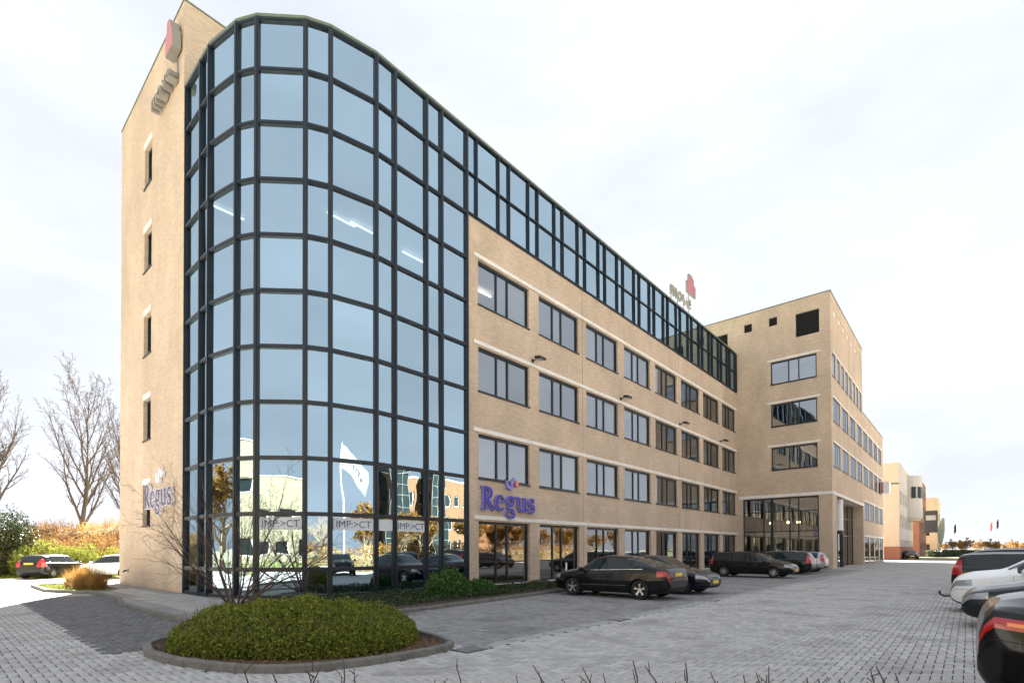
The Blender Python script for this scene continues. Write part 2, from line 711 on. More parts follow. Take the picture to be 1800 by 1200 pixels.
def frame_mesh(me, O, ex, ey, ez):
    """place mesh local axes on world axes"""
    m = Matrix((Vector(ex), Vector(ey), Vector(ez))).transposed().to_4x4()
    m.translation = Vector(O)
    me.transform(m)
    return me

# ================================================================== ground and paving
XF = -15.87                      # plane of the long facade
GUT = -6.3                       # gutter between bays and lane
ISLAND = [(-10.5, 2.5), (-9.7, 2.34), (-8.8, 2.42), (-7.84, 2.68), (-7.35, 2.93), (-6.95, 3.28), (-6.68, 3.7), (-6.54, 4.2),
          (-6.46, 4.75), (-6.44, 5.3), (-6.5, 5.72), (-6.72, 6.02), (-7.1, 6.16), (-7.86, 6.3), (-9.2, 6.55), (-10.6, 6.6),
          (-11.2, 6.2), (-11.35, 5.4), (-11.3, 4.3), (-11.1, 3.2), (-10.9, 2.75)]
WALK = [(-27.2, 4.32), (-22.3, 4.42), (-21.2, 4.3), (-19.3, 3.98), (-13.4, 4.0), (-12.2, 4.3), (-11.6, 5.2), (-11.55, 7.0), (-11.2, 8.2),
        (-11.45, 11.0), (-11.95, 15.5), (-12.2, 18.0), (-12.3, 21.8), (-12.3, 48.9), (-15.95, 48.9), (-15.95, 10), (-16.3, 8.8),
        (-17.75, 7.0), (-19.95, 6.4), (-31.9, 6.3), (-31.9, 5.6), (-27.2, 5.4)]
DARKL = [(-24.6, 2.1), (-10.35, 1.93), (-10.3, 4.3), (-14, 4.2), (-19.3, 4.1), (-22.3, 4.5), (-26.6, 4.4)]
BAYS = [(-12.6, 6.2), (GUT - .15, 6.2), (GUT - .15, 48.8), (-12.6, 48.8)]

tag(MB().prism([(-1500, -1500), (1500, -1500), (1500, 1500), (-1500, 1500)], -.5, -.04)
    .build('ground', mat('ground_field', (.20, .19, .12), .95, var=.35, vscale=.08, bump=.4, bscale=2)), kind='structure')
fm = brick_mat('paver_far', 2, (.43, .42, .405), (.36, .352, .34), (.10, .10, .10), bw=.21, bh=.105, ms=.014, stain=.35)
pv = MB().prism([(-30, -16), (14, -16), (14, 86.5), (-8, 86.5), (-30, 20)], -.05, -.016).build('pavement', fm)
tag(pv, kind='structure')
tag(MB().prism([(-70, -30), (-24.7, -30), (-24.7, 4.3), (-27.2, 4.32), (-31.9, 5.6), (-33, 60), (-70, 60)], -.05, -.012)
    .build('side_road', mat('asphalt_pale', (.30, .29, .27), .9, var=.15, vscale=2, bump=.4, bscale=60, dirt=.3)), kind='structure')
tag(MB().prism([(-300, 86.6), (300, 86.6), (300, 97), (-300, 97)], -.04, 0.).build('cross_road', mat('asphalt_far', (.17, .165, .16), .9, var=.12)), kind='structure')


def ring_kerb(path, name, w=.12, h=.11, stone=1.0, closed=True, gap=.008):
    """kerb of single stones along a path; the stones are parts"""
    root = None
    pts = [Vector((*p, 0)) for p in path]
    if closed:
        pts.append(pts[0])
    # resample by arc length
    acc = [0]
    for a, b in zip(pts, pts[1:]):
        acc.append(acc[-1] + (b - a).length)

    def at(s):
        s = max(0, min(acc[-1], s))
        for i in range(len(pts) - 1):
            if s <= acc[i + 1] + 1e-9:
                t = (s - acc[i]) / max(1e-9, acc[i + 1] - acc[i])
                return pts[i].lerp(pts[i + 1], t)
        return pts[-1]
    n = max(1, round(acc[-1] / stone))
    L = acc[-1] / n
    base = MB()
    k0 = 0
    stones = []
    for k in range(n):
        s0, s1 = k * L + gap / 2, (k + 1) * L - gap / 2
        m = max(1, int(L / .25))
        sec = [at(s0 + (s1 - s0) * i / m) for i in range(m + 1)]
        mb = MB()
        z = h + random.uniform(-.006, .006)
        rings = []
        for i, p in enumerate(sec):
            t = (at(s0 + (s1 - s0) * i / m + .05) - at(s0 + (s1 - s0) * i / m - .05))
            t.normalize()
            nn = Vector((t.y, -t.x, 0))
            o_, i_ = p + nn * w / 2, p - nn * w / 2
            rings.append([(o_.x, o_.y, -.05), (o_.x - nn.x * .012, o_.y - nn.y * .012, z - .02), (o_.x - nn.x * .03, o_.y - nn.y * .03, z),
                          (i_.x, i_.y, z), (i_.x, i_.y, -.05)])
        for rg in rings:
            mb.v += rg
        for i in range(len(rings) - 1):
            for j in range(4):
                a = i * 5 + j
                mb.f.append((a, a + 1, a + 6, a + 5))
        mb.f.append((0, 4, 3, 2, 1))
        e = (len(rings) - 1) * 5
        mb.f.append((e, e + 1, e + 2, e + 3, e + 4))
        stones.append(mb)
    root = MB()
    for i in range(len(pts) - 1):
        a, b = pts[i], pts[i + 1]
        root.bar((a.x, a.y, -.045), (b.x, b.y, -.045), w + .06, .05)
    root = tag(root.build(name, 'soil'), kind='structure')
    for s in stones:
        s.build('kerb_stone', 'kerb', root)
    return root


ring_kerb(ISLAND, 'island_kerb')
tag(MB().prism(ISLAND, -.045, .05).build('island_soil', 'soil'), kind='structure')
ring_kerb(WALK[:14], 'pavement_kerb', closed=False)
WALK_IN = WALK
sw = tag(MB().prism(WALK, -.045, .085).build('sidewalk', mat('sidewalk_slab', (.24, .235, .225), .9, var=.2, vscale=2.5, bump=.4, dirt=.5)), kind='structure')
# flagstones of the strip in front of the drum, each its own slab
for i in range(22):
    for j in range(5):
        x, y = -26.6 + i * .61, 4.55 + j * .41
        if inside(WALK, np.array([x - .35, x + .95, x - .35, x + .95]), np.array([y - .2, y - .2, y + .6, y + .6])).all():
            MB().box(x + .004, x + .602, y + .004, y + .402, .07, .093 + random.uniform(0, .006)).build('flagstone', 'concrete', sw)
tag(MB().prism([(-11.5, 8.35), (-11.55, 11.0), (-12.05, 15.5), (-12.35, 18.2), (-12.4, 21.5), (-15.9, 21.5), (-15.95, 10.4), (-16.6, 8.3), (-17.6, 7.15), (-15.5, 5.4), (-12.2, 5.4), (-11.75, 7)], .06, .1)
    .build('planting_bed', 'soil'), kind='structure')

# ---- herringbone pavers
def herringbone():
    S = .107
    x0, y0, nx, ny = -25., -3., int(28 / S), int(33 / S)
    I, J = np.meshgrid(np.arange(nx), np.arange(ny), indexing='ij')
    k = (I - J) % 4
    hz = k == 0
    vt = k == 3
    cx = np.concatenate([(x0 + (I[hz] + 1) * S), (x0 + (I[vt] + .5) * S)])
    cy_ = np.concatenate([(y0 + (J[hz] + .5) * S), (y0 + (J[vt] + 1) * S)])
    rot = np.concatenate([np.zeros(hz.sum(), int), np.ones(vt.sum(), int)])
    d = -math.sin(YAW) * cx + math.cos(YAW) * cy_
    l = math.cos(YAW) * cx + math.sin(YAW) * cy_
    vis = (d > 5.2) & (d < 25) & (np.abs(l) < d * 1.0 + 2.2)
    vis &= ~inside(ISLAND, cx, cy_) & ~inside(WALK, cx, cy_)
    vis &= ~((np.abs(cx - GUT) < .16) & (cy_ > 6.1))
    return cx[vis], cy_[vis], rot[vis], d[vis], l[vis]


def paver_geo(cx, cy_, rot, z):
    n = len(cx)
    hl, hw, b = .1012, .0475, .006
    lx = np.where(rot == 0, hl, hw)[:, None]
    ly = np.where(rot == 0, hw, hl)[:, None]
    sx = np.array([-1, 1, 1, -1])[None]
    sy = np.array([-1, -1, 1, 1])[None]
    ja = RNG.normal(0, .0009, (n, 4))
    Vb = np.stack([cx[:, None] + sx * lx, cy_[:, None] + sy * ly, np.full((n, 4), -.015)], 2)
    Vm = np.stack([cx[:, None] + sx * lx, cy_[:, None] + sy * ly, z[:, None] - .007 + ja], 2)
    Vt = np.stack([cx[:, None] + sx * (lx - b), cy_[:, None] + sy * (ly - b), z[:, None] + ja], 2)
    V = np.concatenate([Vb, Vm, Vt], 1).reshape(-1, 3)
    q = [(8, 9, 10, 11)]
    for i in range(4):
        j = (i + 1) % 4
        q += [(i, j, j + 4, i + 4), (i + 4, j + 4, j + 8, i + 8)]
    q = np.array(q)
    F = (np.arange(n)[:, None, None] * 12 + q[None]).reshape(-1, 4)
    return V, F


pcx, pcy, prot, pd, pl = herringbone()
pz = RNG.normal(0., .0018, len(pcx))
# the worn, slightly sunken wheel tracks
M['paver'] = mat('paver_light', (.335, .328, .316), .85, col2=(.47, .46, .442), island=1., bump=.5, bscale=70, vscale=2.2, dirt=.55, dirtcol=(.13, .125, .12))
M['paver_dark'] = mat('paver_dark', (.085, .086, .09), .8, col2=(.15, .15, .155), island=1., bump=.5, bscale=70)
M['paver_bay'] = mat('paver_bay', (.19, .187, .183), .8, col2=(.285, .28, .274), island=1., bump=.5, bscale=70, vscale=2.2, dirt=.6, dirtcol=(.07, .068, .065))
dk = inside(DARKL, pcx, pcy)
by_ = inside(BAYS, pcx, pcy)
in_view = np.abs(pl) < pd * .985
order = np.argsort(np.where(in_view & (pd > 6.4), pd, 1e6))
near = np.zeros(len(pcx), bool)
near[order[:300]] = True
for nm, mt_, sel in (('paver_field', 'paver', ~dk & ~by_ & ~near), ('dark_paver_field', 'paver_dark', dk & ~near), ('bay_paver_field', 'paver_bay', by_ & ~near)):
    me = np_mesh(nm, *paver_geo(pcx[sel], pcy[sel], prot[sel], pz[sel]))
    tag(add(nm, me, mt_, pv), kind='stuff')
pm = []
for r_ in (0, 1):
    me = np_mesh('paver', *paver_geo(np.zeros(1), np.zeros(1), np.array([r_]), np.zeros(1)))
    me.materials.append(mat('paver_single', (.35, .342, .33), .85, col2=(.455, .445, .43), vscale=7., bump=.5, bscale=70))
    pm.append(me)
for i in np.nonzero(near)[0]:
    add('paver', pm[prot[i]], None, pv, (pcx[i], pcy[i], pz[i]))
bf = brick_mat('bay_far', 2, (.25, .246, .24), (.20, .197, .193), (.09, .09, .09), bw=.21, bh=.105, ms=.014, stain=.35)
tag(MB().prism(BAYS, -.05, -.0135).build('parking_bays', bf), kind='structure')
js = MB().prism([(-25, -3), (3, -3), (3, 29.8), (-3.6, 29.8), (-12.6, 21.8), (-12.6, 8.5), (-25, 8.5)], -.0155, -.0105)
tag(js.build('joint_sand', mat('joint_sand', (.035, .034, .033), 1., var=.3, vscale=5)), kind='structure')
# concrete gutter strip with its own stones, and the drains in it
g = MB()
gt = tag(MB().box(GUT - .16, GUT + .16, 6.1, 48, -.05, -.009).build('gutter', 'soil'), kind='structure')
y = 6.12
while y < 47.4:
    MB().box(GUT - .15, GUT + .15, y, y + .49, -.03, .0 + random.uniform(-.003, .003)).build('gutter_stone', mat('gutter_stone', (.30, .30, .295), .9, var=.25, vscale=6, dirt=.4) if y < 6.2 else bpy.data.materials['gutter_stone'], gt)
    y += .5
for i, (yy, lab) in enumerate(((6.0, 'dark iron drain grate at the tip of the kerbed bush island'), (10.9, 'small drain grate in the gutter in front of the black liftback car'),
                               (16.8, 'far drain grate in the gutter beside the navy saloon'))):
    t = thing('drain_grate', lab, 'drain', (GUT + .05, yy, 0), group='drains along the gutter')
    MB().box(-.2, .2, -.25, .25, -.03, .006).build('frame', 'dark', t, world=False)
    for k in range(6):
        MB().box(-.17, .17, -.21 + k * .075, -.17 + k * .075, .004, .014).build('grate_bar', 'metal', t, world=False)
# painted bay marks
bm = tag(MB().box(-.1, .1, -.1, .1, -.02, -.017).build('bay_markings', 'marking', None), kind='structure')
bm.location = (-9, 10, 0)
for yy in (7.6, 10.1, 12.6):
    for xx in np.arange(-11, -6.8, 1.05):
        MB().box(xx, xx + .42, yy - .05, yy + .05, .003, .0065).build('marking_dash', 'marking', bm)
for yy in (12.0, 17.0):
    MB().box(-.75, -.15, yy - .06, yy + .06, .003, .0065).build('marking_dash', 'marking', bm)

# ================================================================== the long office building
OB = thing('office_building', 'long tan brick office building with a rounded dark blue glass corner', 'building', (-22, 20, 0))
BAND = [3.15, 6.93, 10.71, 14.49]
DV = [(-22.4, 6.57), (-20.8, 6.57), (-19.97, 6.57), (-18.41, 6.88), (-17.71, 7.25), (-16.59, 8.36), (-16.22, 9.05), (XF, 10.62),
      (XF, 11.42), (XF, 12.90), (XF, 13.68), (XF, 15.07)]
ZR = [.12, 1.03, 2.88, 4.74, 6.6, 8.45, 10.31, 12.18, 14.04, 15.95, 17.75, 19.44]
K = Vector((0, 0, 1))


def seg(a, b):
    a, b = Vector((*a, 0)), Vector((*b, 0))
    t = b - a
    l = t.length
    t.normalize()
    return a, b, t, Vector((t.y, -t.x, 0)), l


def curtain(verts, rows, mw, tw, skip_first=False):
    for i, v in enumerate(verts):
        if skip_first and i == 0:
            continue
        t = Vector((0, 0, 0))
        if i > 0:
            t += seg(verts[i - 1], v)[2]
        if i < len(verts) - 1:
            t += seg(v, verts[i + 1])[2]
        t.normalize()
        n = Vector((t.y, -t.x, 0))
        mb = MB()
        c = Vector((*v, (rows[0] + rows[-1]) / 2))
        mb.obox(c, t, n, K, mw / 2, .075, (rows[-1] - rows[0]) / 2 + .04)
        mb.obox(c + n * .085, t, n, K, mw * .18, .018, (rows[-1] - rows[0]) / 2 + .04)
        mb.build('mullion', 'frame', OB)
    for z in rows:
        mb = MB()
        for p, q in zip(verts, verts[1:]):
            a, b, t, n, l = seg(p, q)
            c = (a + b) / 2 + K * z
            mb.obox(c, t, n, K, l / 2 - mw * .3, .06, tw / 2)
            mb.obox(c + n * .066, t, n, K, l / 2 - mw * .3, .012, tw * .22)
        mb.build('transom', 'frame', OB)
    for p, q in zip(verts, verts[1:]):
        a, b, t, n, l = seg(p, q)
        for z0, z1 in zip(rows, rows[1:]):
            c = (a + b) / 2 + K * (z0 + z1) / 2 - n * .01
            tl = n + t * random.gauss(0, .0026) + K * random.gauss(0, .0026)
            tl.normalize()
            uu = K.cross(tl)
            uu.normalize()
            kk = tl.cross(uu)
            hx, hz = l / 2 - mw * .4, (z1 - z0) / 2 - tw * .4
            MB().quad(c - uu * hx - kk * hz, c + uu * hx - kk * hz, c + uu * hx + kk * hz, c - uu * hx + kk * hz).build('pane', 'curtain', OB)


curtain(DV, ZR, .155, .135)
SV = [(XF, 15.07), (XF, 15.66)]
yy = 15.66
while yy < 48.5:
    SV += [(XF, min(yy + 1.39, 49)), (XF, min(yy + 2.11, 49))]
    yy += 2.11
SV[-1] = (XF, 48.96)
curtain(SV, [16.02, 17.75, 19.44], .10, .075, True)
# roof cap over glass
rp = [(v[0], v[1]) for v in DV] + [(XF, 48.97), (-31.85, 48.97), (-31.85, 6.6)]
ofs = []
for i, v in enumerate(DV):
    n = Vector((0, 0, 0))
    if i > 0:
        n += seg(DV[i - 1], v)[3]
    if i < len(DV) - 1:
        n += seg(v, DV[i + 1])[3]
    n.normalize()
    ofs.append((v[0] + n.x * .07, v[1] + n.y * .07))
MB().prism(ofs + [(XF + .07, 48.97), (-31.85, 48.97), (-31.85, 15.01), (-22.45, 15.01), (-22.38, 6.62)], 19.5, 19.6).build('roof_cap', 'cap', OB)
# brick wing wall with window openings
holes = []
WIN = [15.77 + 4.22 * i for i in range(8)]
for i, y0 in enumerate(WIN):
    y1 = min(y0 + 3.47, 48.72)
    for r_, b in enumerate(BAND):
        holes.append((y0 - 15.15, y1 - 15.15, (.14 if r_ == 0 else b - 2.17), b - .24))
wall_sheet(MB(), (XF, 15.15, 0), (0, 1, 0), (1, 0, 0), 33.85, 0, 15.97, holes, .3).build('brick_wall', 'brick_x', OB)
for b in BAND:
    mb = MB()
    mb.box(XF + .002, XF + .045, 15.48, 48.97, b - .17, b)
    mb.build('lintel_band', 'band', OB)
MB().box(XF + .002, XF + .03, 15.1, 48.97, .02, .135).build('plinth', 'band', OB)
MB().box(XF - .05, XF + .05, 15.09, 48.96, 15.93, 15.99).build('flashing', 'frame', OB)
for yj in (23.82, 36.45):
    for b0, b1 in zip([.14] + BAND, [b - .17 for b in BAND] + [15.93]):
        MB().box(XF + .001, XF + .006, yj, yj + .014, b0, b1).build('expansion_joint', 'dark', OB)
bl = [['down', None, None], [None, None, None], ['0.5', '0.5', '0.5'], ['down', None, 'down'], ['slats', 'slats', None], [None, '1.2', None]]
for i, y0 in enumerate(WIN):
    y1 = min(y0 + 3.47, 48.72)
    for r_, b in enumerate(BAND):
        if r_ == 0:
            window(OB, (XF, 0, 0), (0, 1, 0), (1, 0, 0), y0, y1, .14, b - .24, [1.27, 2.02], 'clear', None, rail=1.13, sill=False, inset=.2)
        else:
            if i < 4:
                bk = [['down', 'down', 'down'], ['0.5', None, 'down'], [None, None, None], ['down', None, None]][(i + r_ * 3) % 4]
            else:
                bk = [['down', 'slats', None], ['slats', None, 'slats'], [None, 'slats', 'down'], ['slats', 'slats', '0.6']][(i + r_) % 4]
            window(OB, (XF, 0, 0), (0, 1, 0), (1, 0, 0), y0, y1, b - 2.17, b - .24, [1.27, 2.02], 'glass', bk, inset=.15)

# tower end wall
TX0, TX1, TY, TZ = -31.9, -22.4, 6.45, 22.78
th = []
for k in range(5):
    th.append((-27.75 - TX0, -26.6 - TX0, 2.78 + 3.78 * k, 4.60 + 3.775 * k))
wall_sheet(MB(), (TX0, TY, 0), (1, 0, 0), (0, -1, 0), TX1 - TX0, 0, TZ, th, .32).build('end_wall', 'brick_y', OB)
for k in range(5):
    window(OB, (TX0, TY, 0), (1, 0, 0), (0, -1, 0), th[k][0], th[k][1], th[k][2], th[k][3], [], 'glass', ['down'], inset=.2, fr=.06)
    MB().box(-27.78, -26.57, TY - .03, TY + .2, th[k][3] + .003, th[k][3] + .23).build('lintel', 'band', OB)
mb = MB()
mb.quad((TX1, TY, 0), (TX1, 15, 0), (TX1, 15, TZ), (TX1, TY, TZ))
mb.quad((TX0, 15, 0), (TX0, TY, 0), (TX0, TY, TZ), (TX0, 15, TZ))
mb.build('side_wall', 'brick_x', OB)
MB().quad((TX1, 15, 0), (TX0, 15, 0), (TX0, 15, TZ), (TX1, 15, TZ)).build('tower_back_wall', 'brick_y', OB)
mb = MB()
for bx in ((TX0 - .03, TX1 + .03, TY - .03, TY + .3), (TX0 - .03, TX1 + .03, 14.7, 15.03), (TX0 - .03, TX0 + .3, TY + .3, 14.7), (TX1 - .3, TX1 + .03, TY + .3, 14.7)):
    mb.box(*bx, TZ + .002, TZ + .06)
mb.build('coping', 'cap', OB)
MB().box(TX0 + .05, TX1 - .05, TY + .05, 14.95, 22.3, 22.4).build('tower_roof', 'roof', OB)
# rear wall of the wing
mb = MB()
mb.quad((-31.85, 48.9, 0), (-31.85, 15, 0), (-31.85, 15, 19.5), (-31.85, 48.9, 19.5))
mb.build('rear_wall', 'brick_x', OB)
# inside: floors, core wall, ceiling lamps
fl = [(-22.3, 6.95), (-20, 6.95), (-18.25, 7.35), (-16.95, 8.6), (-16.4, 10.7), (-16.4, 48.8), (-22.3, 48.8)]
for z in (3.28, 7.06, 10.84, 14.62, 19.3):
    MB().prism(fl, z, z + .22).build('floor_slab', 'ceiling', OB)
MB().box(-21.8, -21.7, 7.0, 48.8, .06, 19.3).build('core_wall', 'interior', OB)
for yc in (15.3, 23.85, 32.3, 40.7):
    MB().box(-21.7, -16.5, yc, yc + .1, .06, 19.3).build('partition', 'interior', OB)
MB().box(-19.4, -19.3, 15.45, 23.8, .07, 3.27).build('reception_wall', 'warm', OB)
MB().box(-19.25, -18.75, 16.4, 18.2, .07, 1.1).build('reception_desk', 'white', OB)
for px, py, z in ((395, 378, 14.5), (600, 386, 14.5), (640, 402, 14.5), (727, 452, 14.5), (848, 514, 14.5), (1010, 600, 14.5), (855, 920, 3.2), (880, 925, 3.2)):
    d = ray(px, py)
    t = (z - CAM_H) / d.z
    q = Vector((0, 0, CAM_H)) + d * t
    q.x = max(-21, min(-16.9, q.x))
    MB().box(q.x - .035, q.x + .035, q.y - .6, q.y + .6, z - .03, z + .02).build('ceiling_lamp', 'tube' if z > 5 else 'warmlamp', OB)

# window films with lettering on the drum
for i, (k, tx, lab) in enumerate(((4, True, 'faint white window film reading IMP:>CT behind the bare shrub'),
                                  (6, True, 'white window film reading IMP:>CT, left of the two clear ones on the glass drum'),
                                  (7, False, 'plain narrow white window film between the two IMP:>CT films'),
                                  (8, True, 'white window film reading IMP:>CT, nearest the brick wing'))):
    a, b, t, n, l = seg(DV[k], DV[k + 1])
    o = thing('window_film', lab, 'window film', tuple((a + b) / 2 + n * .012 + K * 2.35), group='films on the glass drum')
    mb = MB()
    c = (a + b) / 2 + n * .014 + K * 2.565
    mb.obox(c, t, n, K, l / 2 - .1, .002, .205)
    mb.build('film', 'film', o)
    if tx:
        me = font_mesh('IMP:>CT', .34, .001, 'lettering')
        w_ = max(v.co.x for v in me.vertices)
        frame_mesh(me, c - t * (w_ / 2) - K * .12 + n * .006 - Vector(o.location), t, K, n)
        add('lettering', me, 'ink', o)

# ================================================================== the cross block
CB = thing('office_block', 'tall tan brick cross block with a double height glazed entrance', 'building', (-12, 60, 0))
CX0, CX1, CY0, CY1, CY2, CZ, CZ2 = -31.8, -8.35, 49., 65.9, 82.9, 22.88, 16.15
H_ = lambda x0, x1, z0, z1: (x0 - CX0, x1 - CX0, z0, z1)
fh = [H_(-12.93, -9.37, b - 2.17, b - .2) for b in (10.71, 14.49, 18.2)]
lou = [(-10.92, -9.15, 19.7, 21.68), (-15.13, -14.45, 21.22, 21.95), (-13.04, -12.37, 21.22, 21.95), (-17.56, -16.58, 19.85, 21.62)]
fh += [H_(*q) for q in lou]
fh.append(H_(-15.35, -9.32, .14, 6.12))
wall_sheet(MB(), (CX0, CY0, 0), (1, 0, 0), (0, -1, 0), CX1 - CX0, 0, CZ, fh, .3).build('front_wall', 'brick_y', CB)
for b, bk in ((10.71, [None, 'slats', None]), (14.49, [None, 'down', None]), (18.2, ['0.4', 'down', '0.3'])):
    window(CB, (0, CY0, 0), (1, 0, 0), (0, -1, 0), -12.93, -9.37, b - 2.17, b - .2, [1.42, 2.2], 'glass', bk, inset=.12)
    MB().box(-13.21, -9.1, CY0 - .045, CY0 - .002, b - .13, b + .02).build('lintel', 'band', CB)
for x0, x1, z0, z1 in lou:
    lv = MB().box(x0, x1, CY0 + .2, CY0 + .25, z0, z1).build('louver', 'dark', CB)
    nsl = max(4, int((z1 - z0) / .13))
    for k in range(nsl):
        z = z0 + (k + .5) * (z1 - z0) / nsl
        MB().obox(((x0 + x1) / 2, CY0 + .14, z), (1, 0, 0), (0, .8, .6), (0, -.6, .8), (x1 - x0) / 2 - .01, .05, .008).build('louver_slat', 'louver', lv)
MB().box(-15.7, CX1 + .05, CY0 - .05, CY0 - .002, 6.16, 6.42).build('entrance_band', 'band', CB)
# entrance glazing
eg = MB()
EV = [-15.35, -13.61, -12.95, -11.53, -10.84, -9.32]
EZ = [.14, 1.47, 3.19, 4.91, 6.12]
for i, x in enumerate(EV):
    w_ = .1 if i in (0, 2, 5) else .05
    eg.box(max(x - w_, -15.348), min(x + w_, -9.322), CY0 + .05, CY0 + .17, .142, 6.118)
for z in EZ[1:-1]:
    eg.box(-15.25, -9.42, CY0 + .07, CY0 + .15, z - .04, z + .04)
eg.box(-15.25, -9.42, CY0 + .07, CY0 + .15, 5.98, 6.117)
eg = eg.build('entrance_glazing', 'frame', CB)
for x0, x1 in zip(EV, EV[1:]):
    for z0, z1 in zip(EZ, EZ[1:]):
        MB().quad((x0 + .05, CY0 + .11, z0 + .03), (x1 - .05, CY0 + .11, z0 + .03), (x1 - .05, CY0 + .11, z1 - .03), (x0 + .05, CY0 + .11, z1 - .03)) \
            .build('pane', 'clear', eg)
# side facade
sh = []
HS = lambda y0, y1, z0, z1: (y0 - CY0, y1 - CY0, z0, z1)
SW = []
for k in range(8):
    y0 = 49.75 + 4.05 * k
    SW += [(y0, y0 + 3.05, 12.32, 14.27, [1.1, 1.9]), (y0, y0 + 3.05, 8.54, 10.5, [1.1, 1.9])]
    y0 = 49.6 + 2.02 * k
    SW.append((y0, y0 + 1.3, 16.05, 17.98, []))
for k in range(4):
    y0 = 66.4 + 4.1 * k
    SW += [(y0, y0 + 3.1, 4.78, 6.73, [1.1, 1.9]), (y0, y0 + 3.1, .14, 2.95, [1.1, 1.9])]
SQ = [(50.4 + 2.15 * k, 51.35 + 2.15 * k, 21.32, 21.82) for k in range(7)]
ENT = (50.9, 65.55, .02, 6.15)
hi_ = [HS(*w[:4]) for w in SW if w[1] < 65.9 and w[3] > 16.2] + [HS(*q) for q in SQ]
wall_sheet(MB(), (CX1, CY0, 0), (0, 1, 0), (1, 0, 0), CY1 - CY0, 15.2, CZ, hi_, .3).build('upper_side_wall', 'brick_x', CB)
lo_ = [HS(*w[:4]) for w in SW if w[3] < 16] + [HS(*ENT)]
# the lower wall stops where the upper one starts over the tall part
wall_sheet(MB(), (CX1, CY0, 0), (0, 1, 0), (1, 0, 0), CY2 - CY0, 0, 15.2, lo_, .3).build('lower_side_wall', 'brick_x', CB)
MB().quad((CX1, CY1, 15.2), (CX1, CY2, 15.2), (CX1, CY2, CZ2), (CX1, CY1, CZ2)).build('low_parapet_wall', 'brick_x', CB)
for y0, y1, z0, z1, sp in SW:
    window(CB, (CX1, 0, 0), (0, 1, 0), (1, 0, 0), y0, y1, z0, z1, sp, 'glass', ['down'] * (len(sp) + 1) if random.random() < .6 else None, inset=.035, fd=.3)
for q in SQ:
    MB().quad((CX1 - .05, q[0], q[2]), (CX1 - .05, q[1], q[2]), (CX1 - .05, q[1], q[3]), (CX1 - .05, q[0], q[3])).build('vent_panel', 'band', CB)
for z, y0, y1 in ((14.43, 49.6, 81.9), (10.66, 49.6, 81.9), (18.14, 49.5, 65.6), (6.89, 66.2, 82.4), (3.11, 66.2, 82.4), (6.42, 49.0, 65.75)):
    MB().box(CX1 + .002, CX1 + .045, y0, y1, z - .16 - (.1 if z == 6.42 else 0), z).build('lintel_band', 'band', CB)
mb = MB()
mb.quad((CX1, CY2, 0), (CX0, CY2, 0), (CX0, CY2, CZ2), (CX1, CY2, CZ2))
mb.quad((CX1, CY1, CZ2), (CX0, CY1, CZ2), (CX0, CY1, CZ), (CX1, CY1, CZ))
mb.build('back_wall', 'brick_y', CB)
MB().quad((CX0, CY2, 0), (CX0, CY0, 0), (CX0, CY0, CZ), (CX0, CY2, CZ)).build('rear_side_wall', 'brick_x', CB)
MB().box(CX0, CX1 - .05, CY0 + .05, CY1 - .05, CZ - .3, CZ - .2).build('roof', 'roof', CB)
MB().box(CX0, CX1 - .05, CY1 + .05, CY2 - .05, CZ2 - .3, CZ2 - .2).build('low_roof', 'roof', CB)
mb = MB()
mb.box(CX0, CX1 + .04, CY0 - .04, CY0 + .2, CZ + .002, CZ + .07)
mb.box(CX1 - .2, CX1 + .04, CY0 + .2, CY1, CZ + .002, CZ + .07)
mb.box(CX1 - .2, CX1 + .04, CY1, CY2, CZ2 + .002, CZ2 + .07)
mb.build('coping', 'cap', CB)
# recessed entrance: soffit, inner walls, revolving door drum
mb = MB()
mb.quad((CX1 - .3, 50.9, 6.15), (CX1 - 3.2, 50.9, 6.15), (CX1 - 3.2, 65.55, 6.15), (CX1 - .3, 65.55, 6.15))
mb.build('soffit', 'ceiling', CB)
mb = MB()
mb.quad((CX1 - .3, 65.55, 0), (CX1 - .3, 65.55, 6.15), (CX1 - 3.2, 65.55, 6.15), (CX1 - 3.2, 65.55, 0))
mb.build('recess_wall', 'brick_y', CB)
dg = MB()
for yv in (50.92, 53.8, 56.7, 59.6, 62.5, 65.5):
    dg.box(CX1 - 1.05, CX1 - .95, yv, yv + .1, .02, 6.1)
for z in (2.9, 4.6):
    dg.box(CX1 - 1.04, CX1 - .96, 51.05, 65.4, z, z + .1)
dg = dg.build('door_glazing', 'frame', CB)
for y0 in (51.02, 53.9, 56.8, 59.7, 62.6):
    MB().quad((CX1 - 1., y0, .05), (CX1 - 1., y0 + 2.78, .05), (CX1 - 1., y0 + 2.78, 6.05), (CX1 - 1., y0, 6.05)).build('pane', 'clear', dg)
mb = MB()
mb.lathe([(0, 6.1), (.36, 6.1), (.36, 3.3), (0, 3.3)], 28, c=(CX1 - .45, 54.4, 0))
mb.build('door_drum', 'white', CB, smooth=False)
mb = MB()
mb.lathe([(0, 3.28), (.4, 3.28), (.4, 2.95), (0, 2.95)], 28, c=(CX1 - .45, 54.4, 0))
for a in range(6):
    th_ = a * math.pi / 3
    c = (CX1 - .45 + .3 * math.cos(th_), 54.4 + .3 * math.sin(th_))
    mb.box(c[0] - .05, c[0] + .05, c[1] - .05, c[1] + .05, .02, 2.95)
mb.build('revolving_door', 'frame', CB)
